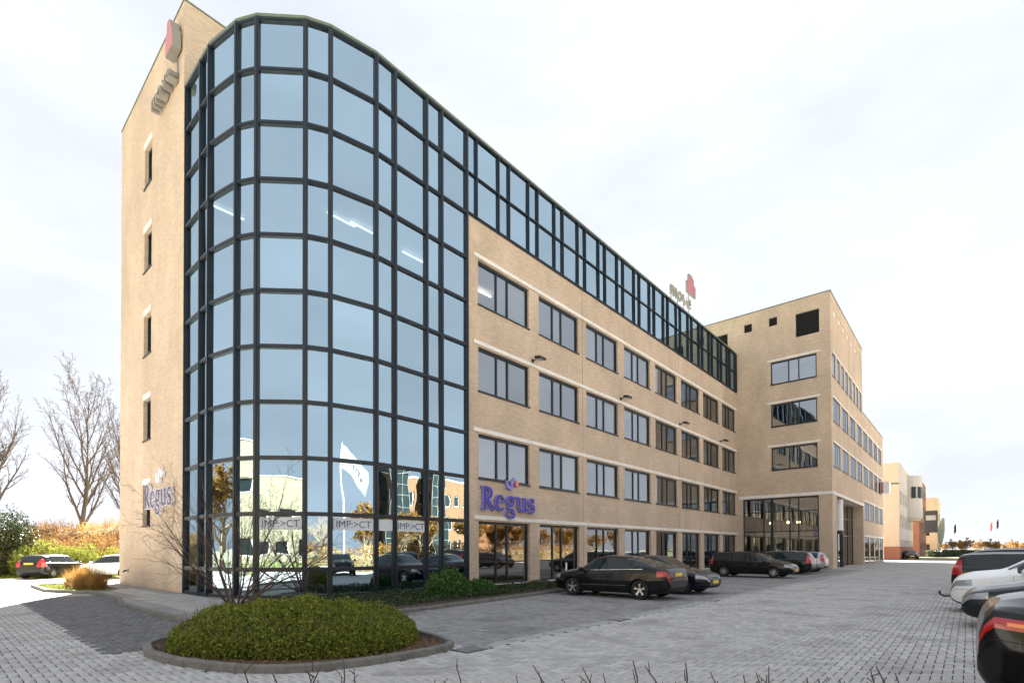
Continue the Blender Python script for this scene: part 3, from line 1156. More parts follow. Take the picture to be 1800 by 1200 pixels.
# inside of the entrance hall
MB().box(-15.6, -11.6, 57.9, 58., .05, 6.2).build('hall_wall', 'ceiling', CB)
MB().box(-15.6, -9.0, 49.3, 57.9, 6.2, 6.3).build('hall_ceiling', 'ceiling', CB)
MB().box(-15.6, -9.0, 53.6, 57.9, 2.9, 3.3).build('gallery', 'white', CB)
for k in range(9):
    MB().box(-15.4 + k * .55, -15.2 + k * .55, 53.55, 53.6, 3.31, 4.5).build('gallery_panel', 'warm', CB)
for z in (7.06, 10.84, 14.62, 18.4):
    MB().box(-16, CX1 - .5, 49.5, 65.4, z, z + .2).build('floor_slab', 'ceiling', CB)
MB().box(-13.1, -13., 66.2, 82.5, .05, 15.9).build('core_wall', 'interior', CB)
MB().box(-13.1, -13., 58.1, 65.4, 6.4, 22.4).build('core_wall', 'interior', CB)
for x, y in ((-12.2, 51.5), (-11.4, 51.5), (-13.8, 52)):
    MB().lathe([(0, 4.2), (.16, 4.12), (.16, 3.98), (0, 3.95)], 12, c=(x, y, 0)).build('pendant_lamp', 'warmlamp', CB)

t = thing('projecting_sign', 'small white and red box sign high on the far end of the cross block', 'sign', (CX1 + .05, 80.5, 9.3))
MB().box(.0, .9, -.7, .7, -.7, .8).build('box', 'white', t, world=False)
MB().box(.0, .25, -.715, -.703, -.65, .75).build('face', 'sign_red', t, world=False)

# wall floodlights on the long facade
for i, (yy, lab) in enumerate(((19.5, 'wall floodlight above the first to second windows from the glass drum'), (28.0, 'second wall floodlight from the glass drum on the brick wing'),
                               (36.6, 'third wall floodlight from the glass drum on the brick wing'), (44.8, 'wall floodlight on the brick wing nearest the cross block'))):
    t = thing('wall_lamp', lab, 'lamp', (XF, yy, 10.85), group='floodlights on the brick wing')
    MB().box(.002, .04, -.08, .08, -.08, .08).build('bracket', 'dark', t, world=False)
    MB().tube([(.03, 0, 0), (.35, 0, .05)], .025, 8).build('arm', 'dark', t, world=False)
    MB().obox((.48, 0, .02), (.97, 0, -.2), (0, 1, 0), (.2, 0, .97), .17, .24, .06).build('lamp_head', 'dark', t, world=False)
    MB().obox((.47, 0, -.045), (.97, 0, -.2), (0, 1, 0), (.2, 0, .97), .14, .2, .006).build('lens', 'metal', t, world=False)

# ================================================================== signs
def stroke(mb, pts, w, d0, d1, cap=0.):
    """ribbon letter stroke in local (x right, y up, z out); w a width or list"""
    pts = [Vector((*p, 0)) for p in pts]
    ws = w if hasattr(w, '__len__') else [w] * len(pts)
    base = len(mb.v)
    for i, p in enumerate(pts):
        t = pts[min(i + 1, len(pts) - 1)] - pts[max(i - 1, 0)]
        t.normalize()
        n = Vector((-t.y, t.x, 0))
        e = t * (cap * (-1 if i == 0 else 1 if i == len(pts) - 1 else 0))
        for sgn in (1, -1):
            for z in (d0, d1):
                q = p + n * ws[i] / 2 * sgn + e
                mb.v.append((q.x, q.y, z))
    for i in range(len(pts) - 1):
        a, b = base + 4 * i, base + 4 * i + 4
        mb.f += [(a + 1, b + 1, b + 3, a + 3), (a, a + 2, b + 2, b), (a, b, b + 1, a + 1), (a + 2, a + 3, b + 3, b + 2)]
    e = base + 4 * (len(pts) - 1)
    mb.f += [(base, base + 1, base + 3, base + 2), (e, e + 2, e + 3, e + 1)]


def arc(cx, cy_, rx, ry, a0, a1, n=14):
    return [(cx + rx * math.cos(R(a0 + (a1 - a0) * i / n)), cy_ + ry * math.sin(R(a0 + (a1 - a0) * i / n))) for i in range(n + 1)]


LET = {  # strokes of each letter: x-height .52, cap height .78; (points, width or widths)
    'R': (.66, [([(.15, 0), (.15, .78)], .13), ([(.02, .02), (.30, .02)], .05), ([(.02, .76), (.2, .76)], .05),
                (arc(.2, .57, .27, .2, 90, -90), [.06, .07, .08, .1, .12, .13, .13, .13, .13, .13, .12, .1, .08, .07, .06]),
                ([(.28, .38), (.44, .16), (.62, .0)], [.08, .12, .12])]),
    'e': (.50, [(arc(.25, .26, .2, .25, 10, 318, 20), [.06] * 5 + [.08, .1, .12, .13, .13, .13, .13, .12, .11, .1, .1, .09, .09, .08, .07, .05]),
                ([(.08, .27), (.45, .31)], .05)]),
    'g': (.54, [(arc(.24, .34, .15, .17, 0, 360, 20), .085), ([(.34, .47), (.52, .50)], .07),
                ([(.15, .2), (.1, .12), (.16, .05), (.3, .03), (.42, -.02)], [.05, .06, .08, .1, .1]),
                (arc(.25, -.12, .2, .12, 40, -225, 18), .075)]),
    'u': (.60, [([(.02, .50), (.14, .51)], .05), (arc(.29, .18, .165, .16, 180, 330, 10), .10), ([(.125, .5), (.125, .17)], .12), ([(.46, .51), (.46, .02)], .12),
                ([(.36, .50), (.47, .51)], .05), ([(.46, .03), (.57, .03)], .05)]),
    's': (.42, [(arc(.21, .38, .13, .13, 30, 230, 10) + arc(.2, .13, .14, .13, 60, -150, 12), [.05, .06, .07, .08, .08, .08, .08, .09, .1, .11, .12] + [.12, .12, .12, .11, .1, .09, .08, .08, .08, .07, .07, .06, .05]),
                ([(.33, .37), (.33, .52)], .04), ([(.06, .0), (.06, .15)], .04)]),
}


def letter_sign(name, label, O, ex, n, width, face, rim, flame, g1=.035, g2=-.03):
    """raised lettering; ex reading direction, n outward"""
    ex, n = Vector(ex), Vector(n)
    t = thing(name, label, 'sign', tuple(O))
    total = sum(LET[c][0] for c in 'Regus') + .05 * 4
    s = width / total
    x = 0.
    Rm = Matrix((ex, K, n)).transposed()
    for c in 'Regus':
        w_, st = LET[c]
        for part, m_, gw, d0, d1 in (('letter', rim, g1, .02, .14), ('face', face, g2, .13, .148)):
            mb = MB()
            for i, (pts, w) in enumerate(st):
                ws = w if hasattr(w, '__len__') else [w] * len(pts)
                stroke(mb, pts, [max(.022, q + gw) for q in ws], d0, d1 + i * .0015, gw / 2)
            mb.v = [tuple(Rm @ Vector(((v[0] + x) * s, v[1] * s, v[2]))) for v in mb.v]
            if part == 'letter':
                root = mb.build('letter', m_, t, world=False)
            else:
                mb.build('face', m_, root, world=False)
        x += w_ + .05
    mb = MB()
    cx = total * .52 * s
    for i, (pts, w) in enumerate((([(-.22, .30), (-.17, .08), (.0, .02), (.12, .06)], [.08, .13, .14, .07]), ([(.05, .10), (.07, .25), (.2, .42)], [.10, .15, .05]))):
        stroke(mb, [(cx + p[0] * s, p[1] * s + .78 * s * 1.02) for p in pts], [q * s for q in w], .02, .14 + i * .002)
    mb.v = [tuple(Rm @ Vector(v)) for v in mb.v]
    mb.build('crown', rim, t, world=False)
    mb = MB()
    pts = arc(cx + .33 * s, 1.02 * s, .085 * s, .12 * s, 0, 360, 16)[:-1]
    mb.prism(pts, .02, .14)
    mb.v = [tuple(Rm @ Vector(v)) for v in mb.v]
    mb.build('flame', flame, t, world=False)
    return t


letter_sign('wall_sign', 'blue raised Regus lettering with crown over the shop windows', Vector((XF, 15.83, 3.44)), (0, 1, 0), (1, 0, 0), 3.68, 'sign_blue', 'sign_rim', 'sign_pink', .022, -.018)
letter_sign('wall_sign', 'white edged Regus lettering on the end wall behind bare twigs', Vector((-26.9, TY, 3.5)), (1, 0, 0), (0, -1, 0), 3.7, 'sign_navy', 'sign_white', 'sign_white', .045, .0)


def logo_sign(name, label, O, ex, n, width, h, dep, houses, posts=None, side=None):
    ex, n = Vector(ex), Vector(n)
    t = thing(name, label, 'sign', tuple(O))
    x = 0.
    for c in 'move':
        me = font_mesh(c, h * 1.5, dep / 2, 'letter')
        xs = [v.co.x for v in me.vertices]
        w_ = max(xs) - min(xs)
        sc = Matrix.Diagonal((1., 1., 1., 1.))
        me.transform(Matrix.Translation((-min(xs), 0, dep / 2 + .05)) @ sc)
        me.transform(Matrix.Diagonal((width / 4.35 / (h * .75) if False else 1, 1, 1, 1)))
        frame_mesh(me, ex * x, ex, K, n)
        add('letter', me, 'sign_grey', t)
        x += w_ + h * .12
    k = width / x
    for o in t.children:
        o.data.transform(Matrix.Identity(4))
        for v in o.data.vertices:
            v.co += ex * (v.co.dot(ex) * (k - 1))
    hx, hz, hw, hh = houses
    Rm = Matrix((ex, K, n)).transposed()
    mb = MB()
    pts = [(hx, hz), (hx + hw, hz), (hx + hw, hz + hh * .55), (hx + hw * .82, hz + hh * .62), (hx + hw * .78, hz + hh * .86), (hx + hw * .55, hz + hh), (hx + hw * .22, hz + hh),
           (hx + hw * .2, hz + hh * .72), (hx, hz + hh * .6)]
    mb.prism(pts, .05, .05 + dep)
    mb.v = [tuple(Rm @ Vector(v)) for v in mb.v]
    b = mb.build('house_emblem', 'sign_grey', t, world=False)
    mb = MB()
    c_ = (hx + hw / 2, hz + hh / 2)
    mb.prism([(c_[0] + (p[0] - c_[0]) * .93, c_[1] + (p[1] - c_[1]) * .93) for p in pts], .05 + dep, .056 + dep)
    mb.v = [tuple(Rm @ Vector(v)) for v in mb.v]
    mb.build('face', 'sign_red', b, world=False)
    for q in posts or []:
        mb = MB().box(q[0] - .04, q[0] + .04, q[1], q[2], .0, .05)
        mb.v = [tuple(Rm @ Vector(v)) for v in mb.v]
        mb.build('support', 'metal', t, world=False)
    return t


logo_sign('logo_sign', 'grey raised lettering with red house emblem high on the end wall', (-25.4, TY, 19.95), (1, 0, 0), (0, -1, 0), 2.5, .62, .3,
          (1.95, 1.0, .85, 1.25), [(2.3, .4, 1.2)])
logo_sign('logo_sign', 'grey lettering with red house emblem standing on the roof edge', (-17, 37.4, 21.15), (0, 1, 0), (1, 0, 0), 3.9, 1.1, .15,
          (3.0, 1.25, 1.7, 1.6), [(.3, -1.4, .3), (1.5, -1.4, .3), (2.6, -1.4, .3), (3.6, -1.4, 2.)])
# ================================================================== vehicles
def smooth_profile(pts, xs, sig=.05):
    p = np.array(pts)
    f = np.linspace(xs[0], xs[-1], 900)
    z = np.interp(f, p[:, 0], p[:, 1])
    k = np.exp(-.5 * (np.linspace(-3, 3, 61)) ** 2)
    step = f[1] - f[0]
    n = max(3, int(sig * 3 / step))
    k = np.exp(-.5 * (np.arange(-n, n + 1) * step / sig) ** 2)
    k /= k.sum()
    zz = np.convolve(np.pad(z, n, mode='edge'), k, 'valid')
    # keep the ends as drawn
    e = np.clip(np.minimum(f - f[0], f[-1] - f) / .15, 0, 1)
    zz = zz * e + z * (1 - e)
    return np.interp(xs, f, zz)


SPEC = dict(
    liftback=dict(W=1.80, top=[(-2.33, .55), (-2.31, .78), (-2.26, .99), (-2.16, 1.07), (-1.8, 1.13), (-1.0, 1.375), (-.55, 1.445), (-.1, 1.462), (.25, 1.44), (.48, 1.39), (1.16, 1.04),
                                (1.26, 1.0), (1.7, .94), (2.05, .85), (2.22, .74), (2.31, .6), (2.33, .5)], belt=[(-2.33, 1.0), (-1.4, .985), (1.2, .90), (2.33, .72)],
                  ax=(-1.33, 1.35), r=.325, ws=(.42, 1.14), rw=(-1.76, -.72), side=[(-1.42, -1.02), (-.94, -.03), (.05, 1.0)], doors=[-.98, .02, 1.05],
                  tail='low', trim=True),
    fastback=dict(W=1.82, top=[(-2.33, .60), (-2.315, .84), (-2.27, 1.02), (-2.17, 1.13), (-1.98, 1.18), (-1.1, 1.40), (-.55, 1.455), (-.1, 1.46), (.25, 1.44), (.48, 1.39), (1.16, 1.04),
                                (1.26, 1.0), (1.7, .94), (2.05, .85), (2.22, .74), (2.31, .6), (2.33, .5)], belt=[(-2.33, 1.06), (-1.4, 1.0), (1.2, .91), (2.33, .72)],
                  ax=(-1.36, 1.38), r=.335, ws=(.42, 1.14), rw=(-1.92, -.85), side=[(-1.5, -1.05), (-.96, -.03), (.05, 1.0)], doors=[-1.0, .02, 1.05], tail='slim'),
    saloon=dict(W=1.80, top=[(-2.30, .58), (-2.27, .80), (-2.19, .97), (-2.05, 1.05), (-1.65, 1.09), (-.95, 1.38), (-.5, 1.425), (-.1, 1.43), (.2, 1.41), (.45, 1.36), (1.1, 1.01),
                              (1.22, .97), (1.7, .90), (2.05, .81), (2.22, .70), (2.28, .58), (2.30, .5)], belt=[(-2.3, .97), (-1.4, .95), (1.2, .88), (2.3, .68)],
                ax=(-1.3, 1.37), r=.32, ws=(.38, 1.08), rw=(-1.6, -.75), side=[(-1.3, -.98), (-.9, -.06), (.02, .92)], doors=[-.94, -.02, 1.0], tail='low'),
    wagon=dict(W=1.83, top=[(-2.38, .55), (-2.37, .80), (-2.33, 1.02), (-2.14, 1.40), (-2.0, 1.46), (-1.2, 1.50), (-.2, 1.50), (.3, 1.47), (.55, 1.41), (1.27, 1.03), (1.36, 1.0), (1.85, .93),
                             (2.15, .83), (2.30, .71), (2.36, .58), (2.38, .5)], belt=[(-2.38, 1.0), (-1.4, .985), (1.25, .91), (2.38, .72)],
               ax=(-1.42, 1.42), r=.325, ws=(.5, 1.25), rw=(-2.32, -2.13), side=[(-2.0, -1.12), (-1.04, -.1), (-.02, 1.05)], doors=[-1.08, -.06, 1.12], tail='tall', rails=True),
    hatch=dict(W=1.76, top=[(-2.1, .55), (-2.09, .8), (-2.05, 1.02), (-1.85, 1.36), (-1.7, 1.44), (-1., 1.475), (-.2, 1.47), (.25, 1.43), (.48, 1.37), (1.15, 1.0), (1.25, .96), (1.65, .89),
                            (1.95, .79), (2.07, .68), (2.12, .56), (2.13, .5)], belt=[(-2.1, 1.0), (-1.3, .97), (1.1, .89), (2.13, .7)],
               ax=(-1.28, 1.32), r=.315, ws=(.42, 1.12), rw=(-2.04, -1.84), side=[(-1.62, -1.1), (-1.0, -.12), (-.04, .95)], doors=[-1.04, -.08, 1.02], tail='tall'),
    suv=dict(W=1.88, top=[(-2.2, .6), (-2.19, .9), (-2.14, 1.12), (-1.95, 1.5), (-1.78, 1.59), (-1., 1.63), (-.2, 1.64), (.3, 1.6), (.5, 1.54), (1.15, 1.14), (1.25, 1.11), (1.75, 1.05),
                          (2.05, .95), (2.16, .82), (2.21, .66), (2.22, .55)], belt=[(-2.2, 1.12), (-1.3, 1.1), (1.1, 1.0), (2.22, .82)],
             ax=(-1.3, 1.33), r=.36, ws=(.44, 1.12), rw=(-2.13, -1.93), side=[(-1.7, -1.15), (-1.05, -.14), (-.06, .97)], doors=[-1.1, -.1, 1.04], tail='tall', rails=True),
)


def make_wheel(root, x, y, r, side, spokes=5, steel=False):
    sg = 1 if side > 0 else -1
    pr = [(r - .12, -.10), (r - .03, -.105), (r, -.085), (r, .085), (r - .03, .105), (r - .12, .10)]
    w = MB().lathe([(a, sg * h) for a, h in pr], 32, 'Y').build('wheel', 'tyre', root, smooth=True, world=False)
    w.location = (x, y, r)
    mb = MB()
    ro = r - .095
    mb.lathe([(ro + .01, sg * .02), (ro + .012, sg * .092), (ro - .018, sg * .085), (ro - .03, sg * .03)], 32, 'Y')
    mb.lathe([(0, sg * .075), (.055, sg * .072), (.065, sg * .05), (.07, sg * .02)], 16, 'Y')
    for k in range(spokes):
        for dlt in ((-.11, .11) if spokes <= 5 else (0,)):
            th = 2 * math.pi * k / spokes + .3
            c, s = math.cos(th + dlt), math.sin(th + dlt)
            c0, s0 = math.cos(th + dlt * .4), math.sin(th + dlt * .4)
            p0 = Vector((.045 * c0, sg * .06, .045 * s0))
            p1 = Vector(((ro - .01) * c, sg * .07, (ro - .01) * s))
            mb.bar(p0, p1, .035 if spokes <= 5 else .028, .026, up=(0, 1, 0))
    mb.build('rim', 'alloy', w, world=False)
    mb = MB()
    mb.lathe([(0, sg * .012), (ro, sg * .012), (ro, -sg * .09)], 24, 'Y')
    mb.build('brake_disc', 'dark', w, world=False)


def make_car(kind, paint_m, label, cat, loc, rz, name='parked_car', group=None, spokes=5, lampskip=False, tow=False, fplate=True, rplate=True, hi=False):
    S = SPEC[kind]
    t = thing(name, label, cat, loc, rz, group)
    top = S['top']
    xa, xb = top[0][0], top[-1][0]
    L2, cx = (xb - xa) / 2, (xa + xb) / 2
    N = 260 if hi else 150
    u = np.linspace(-1, 1, N)
    xs = cx + L2 * (.25 * u + .75 * np.sin(math.pi / 2 * u))
    zr = smooth_profile(top, xs)
    bl_ = np.interp(xs, *np.array(S['belt']).T)
    zs = np.minimum(bl_, zr - .035)
    tf = np.clip((xs - (xb - 1.0)) / 1.0, 0, 1)
    tr = np.clip(((xa + .8) - xs) / .8, 0, 1)
    w = S['W'] / 2 * (1 - .36 * tf ** 3.4 - .24 * tr ** 4)
    zb = .19 + .06 * tf ** 3 + .10 * tf ** 14 + .10 * tr ** 3 + .13 * tr ** 14
    zs = np.maximum(zs, zb + .2)
    zr = np.maximum(zr, zs + .03)
    c = np.clip((zr - zs - .04) / .26, 0, 1)
    Z = lambda a, b, k: a + (b - a) * k
    one = np.ones(N)
    key = [(0 * w, zb), (.82 * w, zb), (.95 * w, zb + .05), (.985 * w, zb + .16), (1.0 * w, Z(zb, zs, .55)), (.985 * w, Z(zb, zs, .86)), (.955 * w, zs - .012), (.915 * w, zs + .008),
           (Z(.80, .895, c) * w, Z(Z(zs, zr, .5), zs + .02, c)), (Z(.60, .70, c) * w, Z(Z(zs, zr, .84), zr - .085, c)), (Z(.45, .60, c) * w, Z(Z(zs, zr, .94), zr - .028, c)),
           (.32 * w, zr - .006), (0 * w, zr)]
    sub = [2, 2, 5, 15, 14, 6, 2, 2, 12, 4, 5, 5] if hi else [2, 1, 3, 7, 7, 4, 1, 1, 9, 2, 3, 3]
    cols = []
    segid = []
    for j in range(len(key) - 1):
        for q in range(sub[j]):
            f_ = q / sub[j]
            cols.append((key[j][0] * (1 - f_) + key[j + 1][0] * f_, key[j][1] * (1 - f_) + key[j + 1][1] * f_))
            segid.append(j)
    cols.append(key[-1])
    G = np.stack([np.stack([xs, a, b], 1) for a, b in cols], 1)        # N x J x 3
    J = G.shape[1]
    segid = np.array(segid)
    # wheel arches
    ra = S['r'] + .045
    keep = np.ones((N - 1, J - 1), bool)
    inside_v = np.zeros((N, J), bool)
    side_v = np.zeros(J, bool)
    s0 = int(np.argmax(segid >= 1))
    s1 = int(np.argmax(segid >= 6))
    side_v[s0:s1 + 1] = True
    for a in S['ax']:
        d = np.hypot(G[:, :, 0] - a, G[:, :, 2] - S['r'])
        ins = (d < ra) & side_v[None]
        allin = ins[:-1, :-1] & ins[1:, :-1] & ins[:-1, 1:] & ins[1:, 1:]
        keep &= ~allin
        vx, vz = G[:, :, 0] - a, G[:, :, 2] - S['r']
        k = np.where(ins & (d > 1e-3), ra / np.maximum(d, 1e-3), 1)
        used = np.zeros((N, J), bool)
        kf = keep
        used[:-1, :-1] |= kf
        used[1:, :-1] |= kf
        used[:-1, 1:] |= kf
        used[1:, 1:] |= kf
        mv = ins & used & (d > ra * .6)
        G[:, :, 0] = np.where(mv, a + vx * k, G[:, :, 0])
        G[:, :, 2] = np.where(mv, S['r'] + vz * k, G[:, :, 2])
    fc = (G[:-1, :-1] + G[1:, :-1] + G[:-1, 1:] + G[1:, 1:]) / 4
    fx, fy, fz = fc[..., 0], fc[..., 1], fc[..., 2]
    W2 = S['W'] / 2
    wf = ((w[:-1] + w[1:]) / 2)[:, None]
    zsf = ((zs[:-1] + zs[1:]) / 2)[:, None]
    zrf = ((zr[:-1] + zr[1:]) / 2)[:, None]
    sid = np.broadcast_to(segid[None], fx.shape)
    cls = np.where(keep, 0, -1)
    # windows
    a, b = S['ws']
    cls[(cls == 0) & (sid >= 9) & (fx > a) & (fx < b)] = 1
    a, b = S['rw']
    cls[(cls == 0) & (sid >= 9) & (fx > a) & (fx < b) & (fy < .74 * wf)] = 2
    for k, (a, b) in enumerate(S['side']):
        cls[(cls == 0) & (sid == 8) & (fx > a) & (fx < b) & (zrf - zsf > .14) & (fz > zsf + .03)] = 10 + k
    black = (cls == 0) & (sid == 8) & (fx > S['side'][0][0]) & (fx < S['side'][-1][1]) & (zrf - zsf > .14)
    for k in range(len(S['side']) + 1):
        lo_x = -9 if k == 0 else sum(S['side'][k - 1]) / 2
        hi_x = 9 if k == len(S['side']) else sum(S['side'][k]) / 2
        cls[black & (fx >= lo_x) & (fx < hi_x)] = 30 + k
    # lamps
    ft = (fz - zb[:-1, None]) / (zsf - zb[:-1, None])
    zh = .66 if kind != 'suv' else .82
    dx = xb - fx
    cls[(cls == 0) & (dx < .42) & (fy > .40 * W2) & (ft > .74) & (ft < .985) & (sid >= 3) & (sid <= 6)] = 4
    dr = fx - xa
    if S['tail'] == 'slim':
        cls[(cls == 0) & (dr < .62) & (fy > .40 * W2) & (ft > .80 + .06 * (dr > .42)) & (ft < .93)] = 5
        cls[(cls == 5) & (dr > .22) & (dr < .40) & (ft > .83) & (ft < .88)] = 8
    elif S['tail'] == 'low':
        cls[(cls == 0) & (dr < .40) & (fy > .45 * W2) & (ft > .70) & (ft < .95)] = 5
    else:
        zt = zrf.max()
        cls[(cls == 0) & (dr < .30) & (fy > .66 * wf) & (fz > .74) & (fz < zt - .24) & (sid >= 3)] = 5
    cls[(cls == 0) & (dx < .13) & (fy < .36 * W2) & (fz > .40) & (fz < zh - .01)] = 6
    cls[(cls == 0) & (dx < .3) & (fz < .36) & (fz > .22) & (fy < .62 * W2) & (sid >= 1)] = 6
    cls[(cls == 0) & (fz < zb[:-1, None] + .045)] = 7
    parts = {0: ('body', paint_m, 0), 1: ('windshield', 'carglass', 0), 2: ('rear_window', 'carglass', 0), 4: ('headlight', 'lamp_white', 1),
             5: ('taillight', 'lamp_red', 1), 8: ('indicator', 'lamp_orange', 1), 6: ('grille', 'dark', 0), 7: ('sill_trim', 'dark', 0)}
    for k in range(len(S['side'])):
        parts[10 + k] = ('side_window', 'carglass', 1)
    for k in range(len(S['side']) + 1):
        parts[30 + k] = ('window_pillar', 'dark', 1)
    Gf = G.reshape(-1, 3)
    Gm = Gf * np.array([1, -1, 1])
    ii, jj = np.meshgrid(np.arange(N - 1), np.arange(J - 1), indexing='ij')
    quads = np.stack([ii * J + jj, ii * J + jj + 1, (ii + 1) * J + jj + 1, (ii + 1) * J + jj], -1)
    for k, (nm, mt_, split) in parts.items():
        q = quads[cls == k]
        if not len(q):
            continue
        sides = []
        qa, qb = q, q[:, ::-1] + N * J
        if split:
            sides = [qa, qb]
        else:
            sides = [np.concatenate([qa, qb])]
        for s in sides:
            V = np.concatenate([Gf, Gm])
            us, inv = np.unique(s, return_inverse=True)
            V = V[us]
            F = inv.reshape(s.shape)
            if not split:                     # weld the centre line
                key_ = np.round(V, 5)
                _, ix, iv = np.unique(key_, axis=0, return_index=True, return_inverse=True)
                V = V[ix]
                F = iv.reshape(-1)[F]
            me = np_mesh(nm, V, F)
            me.shade_smooth()
            add(nm, me, mt_, t)
    # end caps
    for i, nm in ((0, 'rear_bumper'), (N - 1, 'front_bumper')):
        ring = [tuple(p) for p in G[i]] + [(p[0], -p[1], p[2]) for p in G[i][::-1][1:-1]]
        mb = MB()
        mb.v = ring
        mb.f = [tuple(range(len(ring)))]
        mb.build(nm, paint_m, t, world=False)
    # wheel housings and wheels
    for a in S['ax']:
        for sd in (1, -1):
            mb = MB()
            n = 20
            for k in range(n + 1):
                th = R(-25 + 230 * k / n)
                for yy_ in (W2 * .985, W2 - .42):
                    mb.v.append((a + ra * math.cos(th), sd * yy_, S['r'] + ra * math.sin(th)))
            for k in range(n):
                mb.f.append((2 * k, 2 * k + 1, 2 * k + 3, 2 * k + 2))
            mb.f.append(tuple(2 * k + 1 for k in range(n + 1)))
            mb.build('wheel_arch', 'dark', t, world=False)
            make_wheel(t, a, sd * (W2 - .125), S['r'], sd, spokes)

    def side_y(x, z):
        i = int(np.argmin(np.abs(xs - x)))
        ring = G[i, s0:s1 + 2]
        return float(np.interp(z, ring[:, 2], ring[:, 1]))
    if hi:
        for sd in (1, -1):
            for f_, x0, x1 in ((.66, xa + .03, xa + .68), (.60, xb - .55, xb - .04), (.34, -.85, .95)):
                pts = []
                for x in np.linspace(x0, x1, 16):
                    i = int(np.argmin(np.abs(xs - x)))
                    z = zb[i] + (zs[i] - zb[i]) * f_
                    pts.append((float(xs[i]), sd * (side_y(x, z) + .001), float(z)))
                MB().tube(pts, .004, 4, False).build('panel_seam', 'metal' if f_ == .34 else 'dark', t, world=False)
    for sd in (1, -1):
        for d in S['doors']:
            zz = np.linspace(.30, float(np.interp(d, xs, zs)) - .01, 9)
            if min(abs(d - a) for a in S['ax']) < ra + .02:
                zz = zz[zz > S['r'] + ra * .75]
            MB().tube([(d, sd * (side_y(d, z) + .0005), z) for z in zz], .0045, 4, False).build('door_seam', 'dark', t, world=False)
        for d in S['doors'][1:]:
            x0 = d - .28
            z0 = float(np.interp(x0, xs, zs)) - .10
            yv = side_y(x0, z0)
            MB().tube([(x0 - .08, sd * (yv + .004), z0), (x0 - .06, sd * (yv + .025), z0), (x0 + .08, sd * (yv + .025), z0 + .004), (x0 + .1, sd * (yv + .004), z0 + .004)], .012, 6) \
                .build('door_handle', paint_m, t, world=False)
        xm = S['side'][-1][1] - .12
        zm = float(np.interp(xm, xs, zs)) + .07
        mb = MB()
        mb.lathe([(0, -.09), (.06, -.08), (.085, -.03), (.085, .03), (.06, .08), (0, .09)], 12, 'Y')
        mb.v = [(q[0] * .75 + xm, q[1] * 1.15 + sd * (W2 + .10), q[2] * .85 + zm) for q in mb.v]
        mb.build('mirror', paint_m, t, smooth=True, world=False)
        MB().bar((xm, sd * (W2 - .1), zm - .04), (xm, sd * (W2 + .06), zm - .03), .07, .03).build('mirror_arm', 'dark', t, world=False)
        if S.get('trim'):
            x0, x1 = S['side'][0][0], S['side'][-1][1]
            pts = []
            for x in np.linspace(x0, x1, 14):
                i = int(np.argmin(np.abs(xs - x)))
                pts.append((x, sd * (.905 * w[i] + .004), zs[i] + .022))
            MB().tube(pts, .008, 5).build('window_trim', 'chrome', t, world=False)
        if S.get('rails'):
            x0, x1 = S['side'][0][0] + .1, S['ws'][0] - .15
            pts = []
            for x in np.linspace(x0, x1, 10):
                i = int(np.argmin(np.abs(xs - x)))
                pts.append((x, sd * .62 * w[i], zr[i] + .012))
            MB().tube(pts, .017, 6).build('roof_rail', 'dark' if paint_m is P_BLACK else 'metal', t, world=False)
    zp = .92 if S['tail'] == 'tall' else .83
    xr_ = float(np.interp(zp, [p[1] for p in top[:4]], [p[0] for p in top[:4]]))
    if rplate:
        MB().box(xr_ - .018, xr_ + .02, -.26, .26, zp - .055, zp + .055).build('license_plate', 'plate', t, world=False)
    if fplate:
        MB().box(xb - .01, xb + .012, -.26, .26, .41, .52).build('license_plate', 'plate', t, world=False)
    MB().box(xb - .09, xb + .004, -.34, .34, .555, .575).build('grille_bar', 'chrome', t, world=False)
    if tow:
        MB().tube([(xb - .05, .55, .42), (xb + .14, .55, .40), (xb + .22, .55, .46), (xb + .23, .55, .54)], .025, 8).build('tow_hook', 'dark', t, world=False)
    return t


PI = math.pi
# left bays, against the building
make_car('liftback', P_BLACK, 'black liftback car parked nose to the brick wing, tail lights towards the lane', 'car', (-9.5, 16.42, 0), PI, spokes=5, hi=True)
make_car('saloon', P_NAVY, 'navy saloon car reversed in beside the black liftback, headlights to the lane', 'car', (-9.3, 19.2, 0), 0, spokes=7)
make_car('wagon', P_BLACK, 'black estate car with headlights to the lane in front of the glazed entrance', 'car', (-9.8, 33.0, 0), R(-2), spokes=9)
make_car('wagon', P_GREEN, 'dark estate car with tall red tail lights behind the black estate', 'car', (-10.0, 38.5, 0), PI, spokes=7)
make_car('hatch', P_SILVER, 'silver hatchback car parked nose in just before the entrance pillar', 'car', (-9.9, 43.6, 0), PI, spokes=7)
make_car('saloon', P_GREY, 'dark grey saloon car between the dark estate and the silver hatchback', 'car', (-10.1, 41.0, 0), PI, spokes=7)
# right bays
make_car('fastback', P_BLACK, 'nearest black car at the right edge with its tail light to the lane', 'car', (2.38, 7.62, 0), 0, spokes=7, hi=True, rplate=False)
make_car('hatch', P_GREY, 'dark hatchback car with its headlight to the lane behind the nearest black car', 'car', (2.0, 15.0, 0), PI, spokes=9, fplate=False, hi=True)
make_car('suv', P_WHITE, 'white sport utility car with dark tow hook facing the lane', 'car', (1.85, 18.35, 0), PI, spokes=9, tow=True, fplate=False, hi=True)
make_car('wagon', P_GREY, 'dark estate car with tall red tail light behind the white car', 'car', (1.9, 24.6, 0), 0, spokes=7)
make_car('suv', P_NAVY, 'dark high roofed car behind the estate with the red tail light', 'car', (2.1, 30.5, 0), 0, spokes=7)
make_car('hatch', P_NAVY, 'dark hatchback car parked farthest along the right row', 'car', (2.0, 36.0, 0), PI, spokes=7)
make_car('hatch', P_GREY, 'dark car driving towards the camera on the far road', 'car', (-7.0, 104, .0), R(-80), spokes=7)
